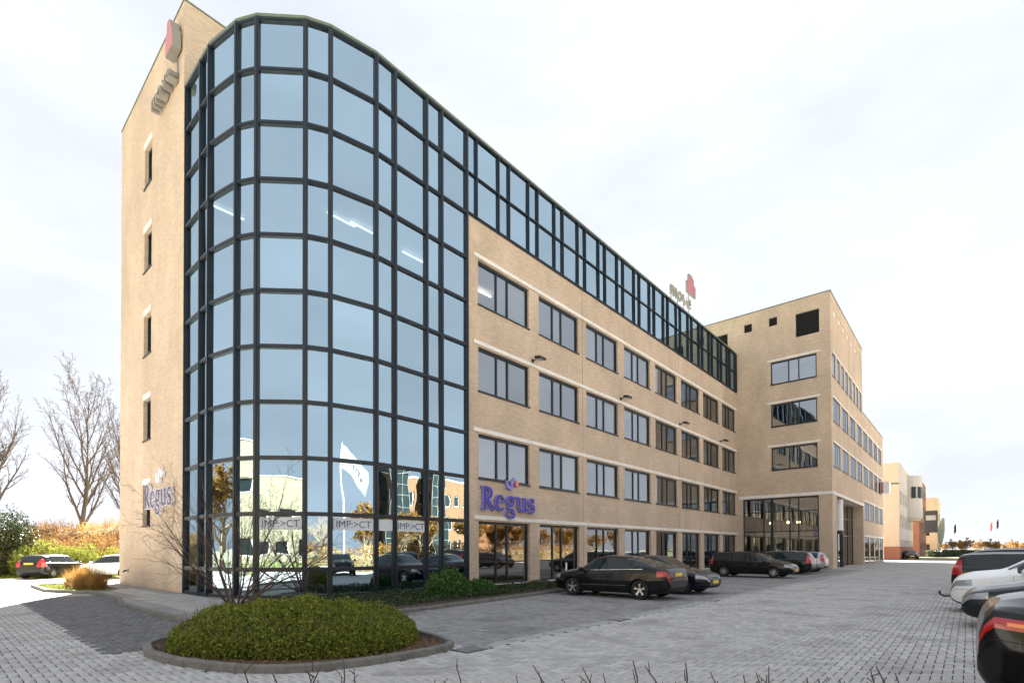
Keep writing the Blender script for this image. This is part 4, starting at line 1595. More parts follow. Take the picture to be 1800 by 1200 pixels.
# left of the tower
x, y = at_depth(96, 33.5)
make_car('hatch', P_GREY, 'dark hatchback car behind the dry grass clump left of the tower', 'car', (x, y, 0), R(138), spokes=7)
x, y = at_depth(205, 33)
make_car('hatch', P_WHITE, 'white hatchback car half hidden by the left edge of the tower', 'car', (x, y, 0), R(215), spokes=7)
# across the lane behind the camera, seen only mirrored in the drum
make_car('suv', P_BLACK, 'black car mirrored in the lower panes of the drum, parked near the flagpole', 'car', (7.6, 11.5, 0), PI, spokes=7)
make_car('hatch', P_WHITE, 'white car mirrored in the drum beside the black one', 'car', (7.8, 15.6, 0), 0, spokes=7)

# ================================================================== vegetation
def leaf_quads(P, size, flat=.0, up=None):
    """one leaf quad (two bent halves) per point"""
    n = len(P)
    d = RNG.normal(size=(n, 3))
    d[:, 2] *= 1 - flat
    if up is not None:
        d[:, 2] += up
    d /= np.linalg.norm(d, axis=1)[:, None]
    e = np.cross(d, RNG.normal(size=(n, 3)))
    e /= np.linalg.norm(e, axis=1)[:, None] + 1e-9
    s = (size * RNG.uniform(.6, 1.3, n))[:, None]
    V = np.stack([P - d * s, P + e * s * .42, P + d * s, P - e * s * .42], 1).reshape(-1, 3)
    F = np.arange(n * 4).reshape(-1, 4)
    return V, F


def blades(P, length, width, lean, bend=.0):
    n = len(P)
    a = RNG.uniform(0, 2 * math.pi, n)
    ln = length * RNG.uniform(.5, 1.2, n)
    tl = np.abs(RNG.normal(0, lean, n))
    d = np.stack([np.cos(a) * np.sin(tl), np.sin(a) * np.sin(tl), np.cos(tl)], 1)
    b = RNG.uniform(0, 2 * math.pi, n)
    s = np.stack([np.cos(b), np.sin(b), np.zeros(n)], 1) * (width / 2)
    tip = P + d * ln[:, None]
    V = np.stack([P - s, P + s, tip], 1).reshape(-1, 3)
    return V, np.arange(n * 3).reshape(-1, 3)


def lump(x, y, ph=0., f=1.):
    return (np.sin(x * 2.1 * f + ph) * np.cos(y * 1.7 * f + 1.3 * ph) + .6 * np.sin(x * 4.7 * f + y * 3.1 * f + ph) + .4 * np.sin(y * 8.3 * f - x * 6.1 * f + 2 * ph)) / 2


def mound(name, label, cat, c, ru, rv, ang, H, n, size, leafm, corem, ph=0., z0=.05, edge=2.6, stems=0, group=None):
    """clipped mound of foliage: core hill plus leaf faces through its outer volume"""
    t = thing(name, label, cat, (c[0], c[1], z0), ang, group)
    hf = lambda u, v: H * np.clip(1 - (np.abs(u / ru) ** edge + np.abs(v / rv) ** edge), 0, 1) ** .45 * (1 + .17 * lump(u * 1.6, v * 1.6, ph) + .07 * lump(u * 5, v * 5, ph + 1))
    # solid dark core added inside to block light through the leaves
    A, B = np.meshgrid(np.linspace(0, 2 * math.pi, 40, endpoint=False), np.linspace(0, 1, 9), indexing='ij')
    cu = np.sign(np.cos(A)) * np.abs(np.cos(A)) ** (2 / edge) * ru * B * .93
    cv = np.sign(np.sin(A)) * np.abs(np.sin(A)) ** (2 / edge) * rv * B * .93
    ch = hf(cu, cv) * .82
    V = np.stack([cu, cv, ch], 2).reshape(-1, 3)
    F = []
    for i in range(40):
        for j in range(8):
            i2 = (i + 1) % 40
            F.append((i * 9 + j, i2 * 9 + j, i2 * 9 + j + 1, i * 9 + j + 1))
    me = np_mesh('filler_core', V, np.array(F))
    add('filler_core', me, corem, t)
    u = RNG.uniform(-1, 1, n * 2) * ru
    v = RNG.uniform(-1, 1, n * 2) * rv
    h = hf(u, v)
    ok = h > .02
    u, v, h = u[ok][:n], v[ok][:n], h[ok][:n]
    k = 1 - .45 * RNG.uniform(0, 1, len(u)) ** 1.6
    # more leaves on the flanks
    P = np.stack([u, v, h * k + RNG.normal(0, .02, len(u))], 1)
    P[:, 2] = np.maximum(P[:, 2], .01)
    m = len(u) // 2
    th = RNG.uniform(0, 2 * math.pi, m)
    q = RNG.uniform(.86, 1.02, m)
    fu = np.sign(np.cos(th)) * np.abs(np.cos(th)) ** (2 / edge) * ru * q
    fv = np.sign(np.sin(th)) * np.abs(np.sin(th)) ** (2 / edge) * rv * q
    top_ = np.maximum(hf(fu * .9, fv * .9), .1)
    P2 = np.stack([fu, fv, top_ * RNG.uniform(0.04, .95, m)], 1)
    P2[:, :2] *= (1 - .10 * (P2[:, 2] / (H + .01)))[:, None]
    # single shoots that have outgrown the last clipping
    ns = n // 90
    su, sv = RNG.uniform(-.9, .9, ns) * ru, RNG.uniform(-.9, .9, ns) * rv
    sh_ = hf(su, sv)
    ok = sh_ > .15
    su, sv, sh_ = su[ok], sv[ok], sh_[ok]
    tall = RNG.uniform(.03, .16, len(su)) * min(1, H)
    dxs, dys = RNG.normal(0, .3, len(su)), RNG.normal(0, .3, len(su))
    P3 = np.concatenate([np.stack([su + dxs * tall * f_, sv + dys * tall * f_, sh_ + tall * f_], 1) for f_ in (.1, .3, .5, .7, .85, 1.)])
    P = np.concatenate([P, P2, P3])
    me = np_mesh('foliage', *leaf_quads(P, size, up=.25))
    add('foliage', me, leafm, t)
    if stems:
        mb = MB()
        for _ in range(stems):
            th_ = random.uniform(0, 2 * PI)
            q_ = random.uniform(.7, 1.0)
            a_, b_ = math.cos(th_) * ru * q_, math.sin(th_) * rv * q_
            h_ = float(hf(np.array([a_ * .9]), np.array([b_ * .9]))[0])
            mb.tube([(a_ * .8, b_ * .8, 0), (a_, b_, h_ * .6), (a_ * 1.04 + random.gauss(0, .04), b_ * 1.04 + random.gauss(0, .04), h_ + random.uniform(.0, .12))], [.006, .005, .002], 3, False)
        tag(mb.build('dead_twigs', 'twig', t, world=False), kind='stuff')
    return t


mound('clipped_bush', 'low wide clipped evergreen bush on the kerbed island', 'bush', (-8.86, 4.36), 2.05, 1.5, YAW - .12, .70, 72000, .027, 'leaf', 'core_g', .4, .05, 2.4, 260)
# brown leaf litter and dead twigs at the rim of the island
lt = np.array([(x_, y_) for x_, y_ in zip(RNG.uniform(-11, -6.6, 5200), RNG.uniform(2.5, 6.4, 5200))])
lt = lt[inside([(a * .97 + -8.8 * .03, b * .95 + 4.4 * .05) for a, b in ISLAND], lt[:, 0], lt[:, 1])]
me = np_mesh('leaf_litter', *leaf_quads(np.column_stack([lt, np.full(len(lt), .058)]), .028, .85))
tag(add('leaf_litter', me, 'dry_red'), 'dry brown leaf litter round the clipped bush', 'leaf litter', kind='stuff')
mound('laurel_shrub', 'glossy green laurel shrub in the bed by the first shop window', 'shrub', (-13.15, 11.6), .8, .7, .9, .85, 6000, .05, 'leaf_glossy', 'core_g', 1.1, .1, 2.2, 20)
mound('laurel_shrub', 'lower laurel shrub to the right of the taller one in the bed', 'shrub', (-13.05, 13.0), .65, .55, .9, .5, 3400, .048, 'leaf_glossy', 'core_g', 2.1, .1, 2.2, 12)
ivp = []
for _ in range(26000):
    x_, y_ = random.uniform(-15.6, -11.55), random.uniform(5.6, 21.4)
    ivp.append((x_, y_))
ivp = np.array(ivp)
ivp = ivp[inside([(-11.75, 8.4), (-11.8, 11.0), (-12.3, 15.5), (-12.6, 18.2), (-12.6, 21.4), (-14.6, 21.4), (-15.2, 12), (-15.6, 8.6), (-13.6, 5.7), (-12.3, 5.6), (-11.95, 7)], ivp[:, 0], ivp[:, 1])]
hz_ = .1 + (.16 + .10 * lump(ivp[:, 0], ivp[:, 1], .5)) * RNG.uniform(.2, 1, len(ivp))
tag(add('ground_cover', np_mesh('ground_cover', *leaf_quads(np.column_stack([ivp, hz_]), .045, .2)), 'ivy'), 'low dark ivy ground cover along the building', 'ground cover', kind='stuff')


def grow(mb, p, d, length, r, level, cfg, rng):
    n = cfg['steps'][level]
    pts, rad = [p.copy()], [r]
    q, dd = p.copy(), d.copy()
    for i in range(n):
        dd = dd + Vector((rng.gauss(0, 1), rng.gauss(0, 1), rng.gauss(0, 1))) * cfg['wob'][level] + Vector((0, 0, cfg['up'][level]))
        dd.normalize()
        q = q + dd * (length / n)
        pts.append(q.copy())
        rad.append(max(cfg.get('rmin', .0025), r * (1 - cfg['taper'][level] * (i + 1) / n)))
    mb.tube(pts, rad, 7 if level == 0 else 5 if level == 1 else 3, False)
    if level + 1 >= len(cfg['kids']) + 1:
        return
    kn = cfg['kids'][level]
    for k in range(kn):
        f_ = cfg['start'][level] + (1 - cfg['start'][level]) * (k + rng.random()) / kn
        f_ = min(f_, .999)
        i = min(int(f_ * n), n - 1)
        w_ = f_ * n - i
        bp = pts[i].lerp(pts[i + 1], w_)
        bd = (pts[i + 1] - pts[i]).normalized()
        az = k * 2.4 + rng.random() * 1.2
        a_ = bd.orthogonal().normalized()
        b_ = bd.cross(a_)
        sp = cfg['spread'][level] * rng.uniform(.75, 1.25)
        nd = bd * math.cos(sp) + (a_ * math.cos(az) + b_ * math.sin(az)) * math.sin(sp)
        ln = length * cfg['ratio'][level] * (1 - cfg['shrink'][level] * f_) * rng.uniform(.75, 1.2)
        rr = rad[i] * cfg['rr'][level]
        grow(mb, bp, nd, ln, rr, level + 1, cfg, rng)


POPLAR = dict(rmin=.0115, steps=[12, 9, 6, 4, 3], wob=[.03, .07, .1, .14, .18], up=[.02, .10, .08, .05, .03], taper=[.9, .8, .8, .7, .5], kids=[15, 10, 5, 3], start=[.2, .12, .12, .2],
              spread=[.52, .45, .5, .6], ratio=[.58, .38, .40, .45], shrink=[.5, .45, .4, .3], rr=[.62, .6, .6, .6])
ROUND = dict(rmin=.008, steps=[6, 7, 5, 4, 3], wob=[.05, .1, .14, .18, .2], up=[.02, .06, .04, .02, 0.], taper=[.6, .85, .85, .8, .7], kids=[11, 8, 6, 4], start=[.35, .2, .15, .15],
             spread=[.75, .65, .7, .7], ratio=[1.0, .5, .45, .4], shrink=[.3, .4, .4, .3], rr=[.55, .5, .5, .5])


def tree_meshes(seed, H, r, cfg, trunk_h=None):
    rng = random.Random(seed)
    tr_, cr = MB(), MB()
    full = MB()
    grow(full, Vector((0, 0, 0)), Vector((0, 0, 1)), trunk_h or H, r, 0, cfg, rng)
    n0 = (cfg['steps'][0] + 1) * 7
    f0 = cfg['steps'][0] * 7
    tm = MB()
    tm.v, tm.f = full.v[:n0], full.f[:f0]
    cm = MB()
    cm.v = full.v[n0:]
    cm.f = [tuple(i - n0 for i in f) for f in full.f[f0:]]
    return tm.mesh('trunk', True), cm.mesh('crown', False)


def put_tree(meshes, label, loc, rz, sc, bark='bark', name='bare_tree', group=None, extra=None):
    t = thing(name, label, 'tree', loc, rz, group)
    t.scale = (sc, sc, sc)
    for me in meshes:
        if not me.materials:
            me.materials.append(M[bark])
        add(me.name.split('.')[0], me, None, t)
    if extra:
        if not extra[0].materials:
            extra[0].materials.append(M[extra[1]])
        add('leaves', extra[0], None, t)
    return t


T1 = tree_meshes(3, 15.5, .26, POPLAR)
T2 = tree_meshes(8, 15., .28, POPLAR)
for (u_, dep, sc, rz, mm, lab) in ((138, 50, 1.0, .4, T1, 'tall bare poplar standing alone behind the dry bank'), (-12, 45, .98, 2., T2, 'bare poplar cut by the left edge of the picture'),
                                   (232, 62, 1.02, 4., T2, 'bare poplar mostly hidden behind the brick tower')):
    x, y = at_depth(u_, dep)
    put_tree(mm, lab, (x, y, 0), rz, sc, 'bark')

# multi-stemmed bare shrub in front of the drum
SHRUB = dict(steps=[7, 6, 5, 3], wob=[.055, .09, .13, .15], up=[.0, .03, .02, .0], taper=[.75, .8, .8, .7], kids=[8, 5, 3], start=[.22, .15, .2], spread=[.5, .6, .6],
             ratio=[.55, .5, .5], shrink=[.4, .35, .3], rr=[.55, .55, .55])
t = thing('bare_shrub', 'multi-stemmed bare shrub spreading in front of the glass drum', 'shrub', (-15.35, 5.75, .08))
rng = random.Random(5)
for k in range(15):
    az = k * 2.399 + rng.uniform(-.3, .3)
    lean = rng.uniform(.15, 1.0) if k % 3 else rng.uniform(.8, 1.15)
    d = Vector((math.cos(az) * math.sin(lean), math.sin(az) * math.sin(lean) * .8, math.cos(lean)))
    mb = MB()
    grow(mb, Vector((math.cos(az) * .18, math.sin(az) * .14, 0)), d, rng.uniform(2.6, 3.7), rng.uniform(.020, .034), 0, SHRUB, rng)
    mb.build('stem', 'twig', t, world=False)

# low bare hedge right in front of the camera: only its tips reach into the frame
t = thing('bare_hedge', 'bare twig tips of a low hedge along the bottom edge of the picture', 'hedge', (*at_depth(1000, 3.1), 0), 0)
rng = random.Random(9)
for k in range(32):
    u_ = 430 + 1180 * (k + rng.random() * .8) / 32
    dep = rng.uniform(2.9, 3.6)
    x, y = at_depth(u_, dep)
    x -= t.location.x
    y -= t.location.y
    zt = CAM_H - (rng.choice([1160, 1172, 1180, 1186, 1192, 1198]) - 963 + rng.uniform(-6, 6)) / FPX * dep
    mb = MB()
    tip = Vector((x + rng.gauss(0, .05), y + rng.gauss(0, .05), zt))
    mid = Vector((x + rng.gauss(0, .04), y + rng.gauss(0, .04), zt - .25))
    mb.tube([(x, y, -.01), tuple(mid), tuple(mid.lerp(tip, .6) + Vector((.01, .008, 0))), tuple(tip)], [.007, .0055, .0048, .003], 5)
    for q in range(4):
        s_ = mid.lerp(tip, rng.uniform(-.4, .9))
        e_ = s_ + Vector((rng.gauss(0, .035), rng.gauss(0, .035), rng.uniform(.02, .07)))
        mb.tube([tuple(s_), tuple(s_.lerp(e_, .5) + Vector((0, 0, .004))), tuple(e_)], [.004, .0034, .0024], 4)
        mb.lathe([(0, -.006), (.0042, 0), (0, .01)], 5, c=tuple(e_))
    mb.build('stem', 'twig', t, world=False)

# ---- dry bank on the left
BX, BY = at_depth(60, 43)
ca, sa = math.cos(YAW), math.sin(YAW)
S_, T_ = np.meshgrid(np.linspace(-45, 48, 80), np.linspace(-7, 9, 26), indexing='ij')
def bank_h(s, t_):
    return 3.3 * np.exp(-((t_ - 1.5) / 4.2) ** 4) * (1 + .10 * np.sin(s * .35) + .06 * np.sin(s * 1.1 + 1) + .05 * np.sin(s * .9 + t_ * 1.7))
hb = bank_h(S_, T_) - .06
V = np.stack([BX + ca * S_ - sa * T_, BY + sa * S_ + ca * T_, hb], 2).reshape(-1, 3)
n1, n2 = S_.shape
F = np.array([(i * n2 + j, (i + 1) * n2 + j, (i + 1) * n2 + j + 1, i * n2 + j + 1) for i in range(n1 - 1) for j in range(n2 - 1)])
tag(add('bank', np_mesh('bank', V, F), 'core'), kind='structure')
def on_bank(n, t0, t1):
    s = RNG.uniform(-42, 46, n)
    q = RNG.uniform(t0, t1, n)
    return s, q, np.stack([BX + ca * s - sa * q, BY + sa * s + ca * q, bank_h(s, q) - .05], 1)
s, q, P = on_bank(11000, -4.5, 4)
Va, Fa = blades(P, .75, .05, 1.0)
tag(add('dry_brush', np_mesh('dry_brush', Va, Fa), 'dry'), 'golden dry brush covering the bank left of the tower', 'brush', kind='stuff')
s, q, P = on_bank(16000, -4.8, 4)
P[:, 2] += RNG.uniform(.0, 1, len(P)) ** .7 * (.75 + .35 * lump(s * .45, q * .45, 3.))
tag(add('dry_leaves', np_mesh('dry_leaves', *leaf_quads(P, .06)), 'dry'), 'dry leaves and seed heads in the brush on the bank', 'brush', kind='stuff')
s, q, P = on_bank(9000, -5.2, 2)
tag(add('red_brush', np_mesh('red_brush', *blades(P, 1.2, .04, .7)), 'dry_red'), 'reddish bare twigs low on the bank', 'brush', kind='stuff')
s, q, P = on_bank(6000, -5.5, -1)
P[:, 2] += RNG.uniform(.1, .9, len(P))
sel = lump(s * .25, q * .25, 2.) > .05
tag(add('green_brush', np_mesh('green_brush', *leaf_quads(P[sel], .13)), 'leaf'), 'patches of green undergrowth in the dry bank', 'undergrowth', kind='stuff')
# grass verge before the bank
gs, gt_ = RNG.uniform(-40, 14, 30000), RNG.uniform(-10.5, -5.8, 30000)
P = np.stack([BX + ca * gs - sa * gt_, BY + sa * gs + ca * gt_, np.full(30000, -.012)], 1)
tag(add('grass_verge', np_mesh('grass_verge', *blades(P, .22, .035, .4)), 'grass'), 'sunlit grass verge at the foot of the bank', 'grass', kind='stuff')
vp = [(BX + ca * a - sa * b, BY + sa * a + ca * b) for a, b in ((-42, -10.8), (15, -10.8), (15, -5.4), (-42, -5.4))]
tag(MB().prism(vp, -.04, .0).build('verge', mat('verge_soil', (.16, .17, .05), .95, var=.3, vscale=3)), kind='structure')


def clump_shrub(name, label, loc, rx, rz_, n, size, leafm, corem, lumps=22, seed=1, cat='shrub', group=None):
    """irregular broad-leaved shrub: many overlapping leaf clumps round a stem"""
    rg = np.random.default_rng(seed)
    t = thing(name, label, cat, loc, 0., group)
    c = rg.normal(size=(lumps, 3))
    c /= np.linalg.norm(c, axis=1)[:, None]
    c *= rg.uniform(.25, .85, lumps)[:, None] ** .6
    c[:, 2] = np.abs(c[:, 2]) * 1.0
    P = []
    for k in range(lumps):
        m = n // lumps
        v = rg.normal(size=(m, 3))
        v /= np.linalg.norm(v, axis=1)[:, None]
        v *= (rg.uniform(.3, 1, m) ** .5)[:, None] * rg.uniform(.22, .42)
        P.append(c[k] + v)
    P = np.concatenate(P) * np.array([rx, rx, rz_])
    P[:, 2] = np.maximum(P[:, 2], .05)
    add('foliage', np_mesh('foliage', *leaf_quads(P, size)), leafm, t)
    mb = MB()
    for k in range(min(lumps, 14)):
        e = Vector((c[k][0] * rx, c[k][1] * rx, c[k][2] * rz_))
        mb.tube([(0, 0, 0), tuple(e * .5 + Vector((0, 0, .1))), tuple(e)], [.05, .03, .01], 5, False)
    mb.build('stem', corem, t, world=False)
    return t


x, y = at_depth(8, 36)
clump_shrub('holly_shrub', 'dark evergreen shrub at the left edge before the dry bank', (x, y, 0), 2.5, 4.4, 15000, .085, 'holly', 'bark', 40, 4)
x, y = at_depth(62, 35)
clump_shrub('evergreen_shrub', 'smaller yellow green shrub right of the dark evergreen', (x, y, 0), 1.7, 2.4, 6000, .08, 'leaf', 'bark', 20, 6)
for k, (u_, dep, rx, rz_, lm, lab) in enumerate(((95, 38, 2.2, 2.9, 'dry_red', 'rust brown bare bush on the bank left of the poplar trunk'), (150, 39, 2.4, 3.3, 'dry', 'golden bush on the bank below the poplar'),
                                               (196, 40, 2.0, 2.8, 'dry_red', 'rust brown bush on the bank beside the tower edge'), (120, 36, 1.5, 1.7, 'leaf', 'low green bush at the foot of the bank'),
                                               (172, 37, 1.7, 1.9, 'leaf', 'green bush at the foot of the bank beside the tower'), (45, 39, 2.2, 3.2, 'dry', 'golden bush on the bank behind the dark evergreen'))):
    x, y = at_depth(u_, dep)
    clump_shrub('bank_bush', lab, (x, y, .3), rx, rz_, 9500, .05, lm, 'bark', 26, 30 + k)
# ornamental dry grass clump on a kerbed verge left of the tower
VG = [(-33.5, 3.4), (-28.6, 3.35), (-26.2, 4.2), (-25.6, 4.75), (-26.5, 5.3), (-33.5, 5.5)]
ring_kerb(VG, 'verge_kerb')
tag(MB().prism(VG, -.045, .04).build('verge_bed', 'soil'), kind='structure')
for i, (x, y, rr, hh, n, lab) in enumerate(((-28.3, 4.5, .7, 1.0, 1500, 'tall golden ornamental grass clump left of the tower'), (-27.0, 4.75, .5, .8, 1500, 'small golden grass clump nearest the tower corner'),
                                            (-29.9, 4.45, .7, .75, 1200, 'bleached grass clump at the outer end of the kerbed verge'))):
    t = thing('grass_clump', lab, 'grass clump', (x, y, .04), group='ornamental grasses')
    a = RNG.uniform(0, 2 * PI, n)
    r_ = rr * RNG.uniform(0, 1, n) ** .8 * .45
    P = np.stack([np.cos(a) * r_, np.sin(a) * r_, np.zeros(n)], 1)
    add('blade_tuft', np_mesh('blade_tuft', *blades(P, hh, .016, .55)), 'dry', t)
    P2 = P[:300].copy()
    add('seed_heads', np_mesh('seed_heads', *blades(P2 * 1.1, hh * 1.15, .012, .3)), 'golden', t)
gr = np.stack([RNG.uniform(-33.3, -25.9, 2600), RNG.uniform(3.6, 5.2, 2600), np.full(2600, .04)], 1)
gr = gr[inside([(a_ * .98 - .6, b_ * .96 + .17) for a_, b_ in VG], gr[:, 0], gr[:, 1])]
tag(add('verge_grass', np_mesh('verge_grass', *blades(gr, .14, .02, .6)), 'grass'), 'thin grass on the kerbed verge left of the tower', 'grass', kind='stuff')

# bollard by the shop window, small vent on the tower wall
t = thing('bollard', 'thin white bollard in front of the second shop window', 'bollard', (-15.0, 21.0, .085))
MB().tube([(0, 0, 0), (0, 0, .95)], .045, 12).build('post', 'white', t, world=False)
t = thing('wall_tap', 'small dark outlet fitting low on the tower end wall', 'outlet', (-30.2, TY, .75))
MB().box(-.1, .1, -.03, -.002, -.08, .08).build('plate', 'metal', t, world=False)
MB().tube([(-.02, -.03, 0), (-.02, -.16, -.02), (.08, -.2, -.06)], .035, 8).build('spout', 'dark', t, world=False)
# ================================================================== far buildings to the right
def simple_building(name, label, x0, x1, y0, y1, h, wall, rows, faces, plinth=None, glass='carglass', trim='band', fr=.12):
    """box building with real window openings; faces lists (side, count, from, to)"""
    t = thing(name, label, 'building', ((x0 + x1) / 2, (y0 + y1) / 2, 0))
    defs = {'W': ((x0, y1, 0), (0, -1, 0), (-1, 0, 0), y1 - y0), 'E': ((x1, y0, 0), (0, 1, 0), (1, 0, 0), y1 - y0),
            'S': ((x0, y0, 0), (1, 0, 0), (0, -1, 0), x1 - x0), 'N': ((x1, y1, 0), (-1, 0, 0), (0, 1, 0), x1 - x0)}
    for sd, (O, u_, n_, L_) in defs.items():
        holes = []
        spec = [f for f in faces if f[0] == sd]
        for _, cnt, a, b, wfrac in spec:
            step = (b - a) / cnt
            for k in range(cnt):
                for z0, z1 in rows:
                    holes.append((a + k * step + step * (1 - wfrac) / 2, a + k * step + step * (1 + wfrac) / 2, z0, z1))
        wm = wall[0] if sd in 'WE' else wall[1]
        wl = wall_sheet(MB(), O, u_, n_, L_, 0, h, holes, .25).build('wall', wm, t)
        Ov, uv, nv = Vector(O), Vector(u_), Vector(n_)
        for a, b, lo, hi in holes:
            f = MB()
            c = Ov + uv * (a + b) / 2 - nv * .18 + K * (lo + hi) / 2
            for (p, q, r_, s_) in ((a, a + fr, lo, hi), (b - fr, b, lo, hi), (a + fr, b - fr, lo, lo + fr), (a + fr, b - fr, hi - fr, hi)):
                f.obox(Ov + uv * (p + q) / 2 - nv * .17 + K * (r_ + s_) / 2, uv, nv, K, (q - p) / 2 - .002, .04, (s_ - r_) / 2 - .002)
            w_ = f.build('window', trim, t)
            P = lambda aa, zz: Ov + uv * aa - nv * .19 + K * zz
            MB().quad(P(a + fr, lo + fr), P(b - fr, lo + fr), P(b - fr, hi - fr), P(a + fr, hi - fr)).build('pane', glass, w_)
    MB().box(x0 + .02, x1 - .02, y0 + .02, y1 - .02, h - .25, h - .1).build('roof', 'roof', t)
    mb = MB()
    mb.box(x0 - .06, x1 + .06, y0 - .06, y0 + .2, h + .002, h + .12)
    mb.box(x0 - .06, x1 + .06, y1 - .2, y1 + .06, h + .002, h + .12)
    mb.box(x0 - .06, x0 + .2, y0 + .2, y1 - .2, h + .002, h + .12)
    mb.box(x1 - .2, x1 + .06, y0 + .2, y1 - .2, h + .002, h + .12)
    mb.build('coping', trim, t)
    if plinth:
        mb = MB()
        mb.box(x0 - .05, x1 + .05, y0 - .05, y0 - .002, 0, plinth[0])
        mb.box(x1 + .002, x1 + .05, y0, y1, 0, plinth[0])
        mb.build('plinth', plinth[1], t)
    return t


TAN_X = brick_mat('tan_x', 1, (.60, .56, .52), (.55, .51, .47), (.58, .55, .5), stain=.25)
TAN_Y = brick_mat('tan_y', 0, (.62, .50, .38), (.57, .45, .34), (.6, .5, .4), stain=.25)
RED_X = brick_mat('red_x', 1, (.32, .12, .07), (.26, .09, .05), (.35, .25, .2), stain=.3)
RED_Y = brick_mat('red_y', 0, (.32, .12, .07), (.26, .09, .05), (.35, .25, .2), stain=.3)
CRM = mat('cream_panel', (.60, .52, .36), .8, var=.08, vscale=.6)
ROWS = [(1.0, 3.1), (5.0, 7.1), (8.8, 10.9)]
tb = simple_building('office_building', 'pale office building with a cream end wall and brown plinth beyond the cross block', -24, -8.1, 100, 126, 15.1, (TAN_X, TAN_Y), ROWS, [('E', 9, 1, 25.5, .62)],
                     (2.0, RED_Y))
MB().box(-24.05, -8.05, 99.9, 99.998, 11.7, 11.95).build('string_course', 'cap', tb)
# rounded bay of that building
mb = MB().lathe([(0, 14.6), (2.3, 14.6), (2.3, 7.2), (1.9, 6.6), (0, 6.6)], 24, c=(-8.4, 117.5, 0))
bay = mb.build('round_bay', TAN_X, tb)
for k in range(5):
    a = R(-60 + 26 * k)
    c = Vector((-8.4 + 2.33 * math.cos(a), 117.5 + 2.33 * math.sin(a), 11.6))
    MB().obox(c, (-math.sin(a), math.cos(a), 0), (math.cos(a), math.sin(a), 0), (0, 0, 1), .35, .03, 1.0).build('pane', 'carglass', bay)
simple_building('office_building', 'red brown brick building beyond the pale one', -22, -7.9, 140, 164, 17.0, (RED_X, RED_Y), [(1, 3), (5, 7.4), (9, 11.4), (13, 15)], [('E', 6, 1, 23, .8)])
yb = simple_building('office_building', 'yellow building at the far end of the street', -20, -6.2, 178, 198, 15.2, (CRM, CRM), [(1, 3), (5, 7.4), (9, 11.4)], [('E', 5, 1, 19, .6), ('S', 4, 1, 13, .5)])
t = thing('billboard', 'dark hanging banner board in front of the red building', 'billboard', (-6.1, 139, 5))
MB().box(-.9, 1.3, -.1, .1, 0, 4.6).build('board', 'louver', t, world=False)
MB().box(-.6, 1.0, -.125, -.102, 2.6, 3.6).build('print', 'metal', t, world=False)
MB().tube([(-.9, 0, 4.2), (-1.9, 0, 4.2)], .05, 6).build('bracket', 'metal', t, world=False)
MB().tube([(-.9, 0, .4), (-1.9, 0, .4)], .05, 6).build('bracket', 'metal', t, world=False)


def flag(name, label, loc, h, fw, fh, colr, rz=0., letters=None, drop=.25):
    t = thing(name, label, 'flag', loc, rz)
    MB().tube([(0, 0, 0), (0, 0, h)], [.06, .035], 8).build('pole', 'white', t, world=False)
    MB().lathe([(0, h - .02), (.06, h + .03), (0, h + .1)], 8).build('finial', 'metal', t, world=False)
    nx, nz = 16, 8
    mb = MB()
    for i in range(nx + 1):
        for j in range(nz + 1):
            a, b = i / nx, j / nz
            mb.v.append((.05 + fw * a * .9, .16 * math.sin(a * 7 + b * 1.5) * a + .05, h - .15 - fh * (1 - b) - drop * fw * a ** 1.3))
    for i in range(nx):
        for j in range(nz):
            q = i * (nz + 1) + j
            mb.f.append((q, q + nz + 1, q + nz + 2, q + 1))
    c = mb.build('cloth', colr, t, smooth=True, world=False)
    if letters:
        me = font_mesh(letters, fh * .55, .004, 'lettering')
        for v in me.vertices:
            a, b = (v.co.x + .35 * fw) / fw, (v.co.y + fh * .3) / fh
            v.co = Vector((.05 + fw * a * .9, .16 * math.sin(a * 7 + b * 1.5) * a + .05 + (.02 if v.co.z > 0 else -.02), h - .15 - fh * (1 - b) - drop * fw * a ** 1.3))
        add('lettering', me, 'flag_ink', c)
    return t


x, y = at_depth(1653, 118)
t = thing('feather_flag', 'pale green feather flag leaning beside the far yellow building', 'flag', (x, y, 0))
MB().tube([(0, 0, 0), (.1, 0, 4), (.4, 0, 7.2), (1.1, 0, 8.6)], [.05, .045, .03, .02], 6).build('pole', 'metal', t, world=False)
mb = MB()
for i in range(13):
    f_ = i / 12
    z = 2.6 + 6 * f_
    x0 = .1 + .5 * f_ ** 2
    w_ = 1.7 * math.sin(math.pi * min(.98, .12 + f_ * .8)) * .75
    mb.v += [(x0 - w_ * .55, .1 * math.sin(f_ * 5), z), (x0 + w_ * .45, .1 * math.sin(f_ * 5 + .5), z)]
for i in range(12):
    mb.f.append((2 * i, 2 * i + 1, 2 * i + 3, 2 * i + 2))
mb.build('cloth', mat('pale_green_cloth', (.38, .45, .36), .8), t, smooth=True, world=False)
for u_, dep, hh, colr, lab in ((1682, 150, 9., 'sign_navy', 'far flagpole with a dark flag, left of the far pair'), (1746, 150, 9.6, 'sign_pink', 'far flagpole with a reddish flag'),
                               (1757, 152, 10.4, 'sign_navy', 'far flagpole with a dark flag, right of the reddish one')):
    x, y = at_depth(u_, dep)
    flag('flagpole', lab, (x, y, 0), hh, .7, 2.4, colr, R(200), drop=1.2)
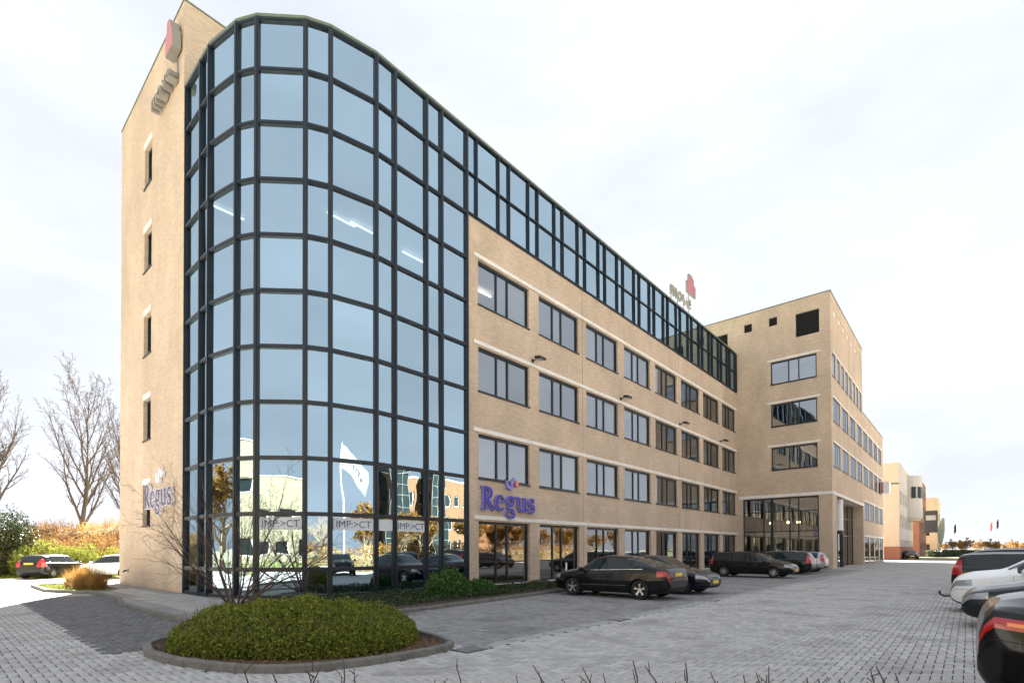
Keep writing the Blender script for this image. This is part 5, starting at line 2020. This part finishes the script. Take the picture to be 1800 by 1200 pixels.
# hedge and pale shrubs behind the far road
hp = [at_depth(1636, 100), at_depth(1694, 112), at_depth(1830, 120)]
mb = MB()
hedge = thing('clipped_hedge', 'dark green clipped hedge along the far road', 'hedge', (*hp[0], 0))
PP = []
for a, b in zip(hp, hp[1:]):
    a, b = np.array(a), np.array(b)
    n = 4200
    k = RNG.uniform(0, 1, n)[:, None]
    P = a + (b - a) * k
    PP.append(np.column_stack([P + RNG.normal(0, .55, (n, 2)), RNG.uniform(.02, 1, n) ** .6 * 1.35]))
    mb.bar((*a, .6), (*b, .6), .9, 1.15)
mb.build('filler_core', 'core_g', hedge)
P = np.concatenate(PP) - np.array([*hp[0], 0])
add('foliage', np_mesh('foliage', *leaf_quads(P, .16)), 'ivy', hedge)

SH1 = tree_meshes(21, 5, .12, ROUND, 2.0)
def gold_leaves(me, n, size, seed):
    co = np.empty(len(me.vertices) * 3, dtype=np.float32)
    me.vertices.foreach_get('co', co)
    co = co.reshape(-1, 3)
    ix = RNG.integers(len(co) // 4, len(co), n)
    return np_mesh('leaves', *leaf_quads(co[ix] + RNG.normal(0, .06, (n, 3)), size))
GL1 = gold_leaves(SH1[1], 2600, .10, 1)
rng = random.Random(4)
for k in range(13):
    u_ = 1664 + k * 12.5 + rng.uniform(-4, 4)
    x, y = at_depth(u_, rng.uniform(128, 165))
    put_tree(SH1, 'pale golden bare shrub in the row behind the far hedge', (x, y, 0), rng.uniform(0, 6), rng.uniform(.85, 1.25), 'bark_l', 'bare_shrub', 'pale shrubs behind the far hedge', (GL1, 'dry'))

# ================================================================== across the street: mirrored in the glass
TG = tree_meshes(31, 11, .22, ROUND, 4.2)
GT = gold_leaves(TG[1], 9000, .11, 2)
for k, (x, y, sc, gold, lab) in enumerate(((-37, -9.5, 1.15, 1, 'golden tree mirrored high in the left panes of the drum'), (-33, -17, 1.0, 1, 'golden tree behind the mirrored one on the left'),
                                           (29, 17, 1.1, 1, 'golden tree mirrored behind the flagpole'), (36, 24, 1.15, 1, 'golden tree mirrored right of the flagpole'),
                                           (25, -13, .85, 0, 'bare tree mirrored in the narrow pane left of the flag'), (22, 40, 1.0, 1, 'golden tree mirrored before the brown brick building'),
                                           (17, 52, .75, 1, 'golden tree mirrored in the shop windows'), (22, 62, .85, 1, 'golden tree mirrored in the farther shop windows'),
                                           (4, -28, .7, 0, 'bare tree mirrored before the pale panelled building'), (-14, -30, .75, 0, 'second bare tree mirrored before the pale panelled building'))):
    put_tree(TG, lab, (x, y, 0), k * 1.3, sc, 'bark_l', 'golden_tree' if gold else 'bare_tree', None, (GT, 'golden') if gold else None)
PAN_X = brick_mat('panel_x', 1, (.36, .31, .21), (.32, .275, .185), (.16, .14, .10), bw=3.6, bh=1.2, ms=.05, off=0, stain=.2)
PAN_Y = brick_mat('panel_y', 0, (.36, .31, .21), (.32, .275, .185), (.16, .14, .10), bw=3.6, bh=1.2, ms=.05, off=0, stain=.2)
simple_building('panelled_building', 'pale cream panelled building mirrored in the middle of the drum', -40, -3, -56, -40, 14.5, (PAN_X, PAN_Y), [(1, 3.2), (8.5, 10.2)], [('N', 9, 1, 36, .6)])
simple_building('panelled_building', 'lower pale annex mirrored beside the cream panelled building', -2.9, 14, -54, -41, 11, (PAN_X, PAN_Y), [(1, 3), (5, 7)], [('N', 5, 1, 16, .7)])
BRN_X = brick_mat('brown_x', 1, (.17, .08, .03), (.13, .06, .022), (.16, .1, .06), stain=.3)
BRN_Y = brick_mat('brown_y', 0, (.17, .08, .03), (.13, .06, .022), (.16, .1, .06), stain=.3)
bb = simple_building('brick_building', 'brown brick building with dark glass stair towers mirrored in the drum', 32, 50, 40, 70, 12.6, (BRN_X, BRN_Y), [(1, 3), (4.8, 6.8), (8.6, 10.6)],
                     [('W', 10, 8, 29, .6)])
for y0 in (43, 50.5):
    mb = MB().box(29.6, 31.99, y0, y0 + 3.6, 0, 13.6)
    tw_ = mb.build('glass_tower', 'carglass', bb)
    for k in range(8):
        MB().box(29.5, 29.598, y0 + .02, y0 + 3.58, 1.5 + k * 1.6, 1.58 + k * 1.6).build('glazing_bar', 'kerb', tw_)
    for k in range(4):
        MB().box(29.52, 29.597, y0 + k * 1.16, y0 + k * 1.16 + .07, .1, 13.5).build('glazing_bar', 'kerb', tw_)
flag('flagpole', 'white flag with dark letters mirrored in the drum', (13.3, 12.2, 0), 11.2, 2.5, 2.0, 'flag_cloth', R(80), 'm.', .95)
rg_ = random.Random(77)
for k in range(15):
    yk = 16 + k * 5.6
    put_tree(TG, 'low golden tree in the mirrored row behind the hedge', (rg_.uniform(19, 26), yk, 0), k * 2.1, rg_.uniform(.68, .95), 'bark_l', 'golden_tree', 'golden trees mirrored in a row', (GT, 'golden'))
# golden hedge along the far side of the lot
n = 26000
P = np.column_stack([RNG.normal(16.5, .9, n), RNG.uniform(-10, 75, n), np.zeros(n)])
P[:, 2] = (2.2 + .6 * lump(P[:, 0] * .4, P[:, 1] * .4, 1.)) * RNG.uniform(0, 1, n) ** .7
hg = thing('golden_hedge', 'long golden brown hedge mirrored low in the glass', 'hedge', (16.5, 30, 0))
add('foliage', np_mesh('foliage', *leaf_quads(P - np.array([16.5, 30, 0]), .11)), 'golden', hg)
MB().bar((16.5, -10, .5), (16.5, 75, .5), 1.1, 1.).build('filler_core', 'core', hg)
tag(MB().prism([(14.2, -40), (120, -40), (120, 120), (14.2, 120)], -.04, -.006).build('bounce_pavement', mat('bounce_pavement', (.42, .40, .36), .95, var=.12, vscale=1.5)), kind='structure')  # unseen pale paving added to bounce sunlight onto the facade
n = 9000
P = np.column_stack([RNG.uniform(-60, 14, n), RNG.uniform(-39, -17, n), np.full(n, -.03)])
tag(add('field_grass', np_mesh('field_grass', *blades(P, .3, .06, .5)), 'grass'), 'rough grass behind the camera, mirrored in the drum', 'grass', kind='stuff')
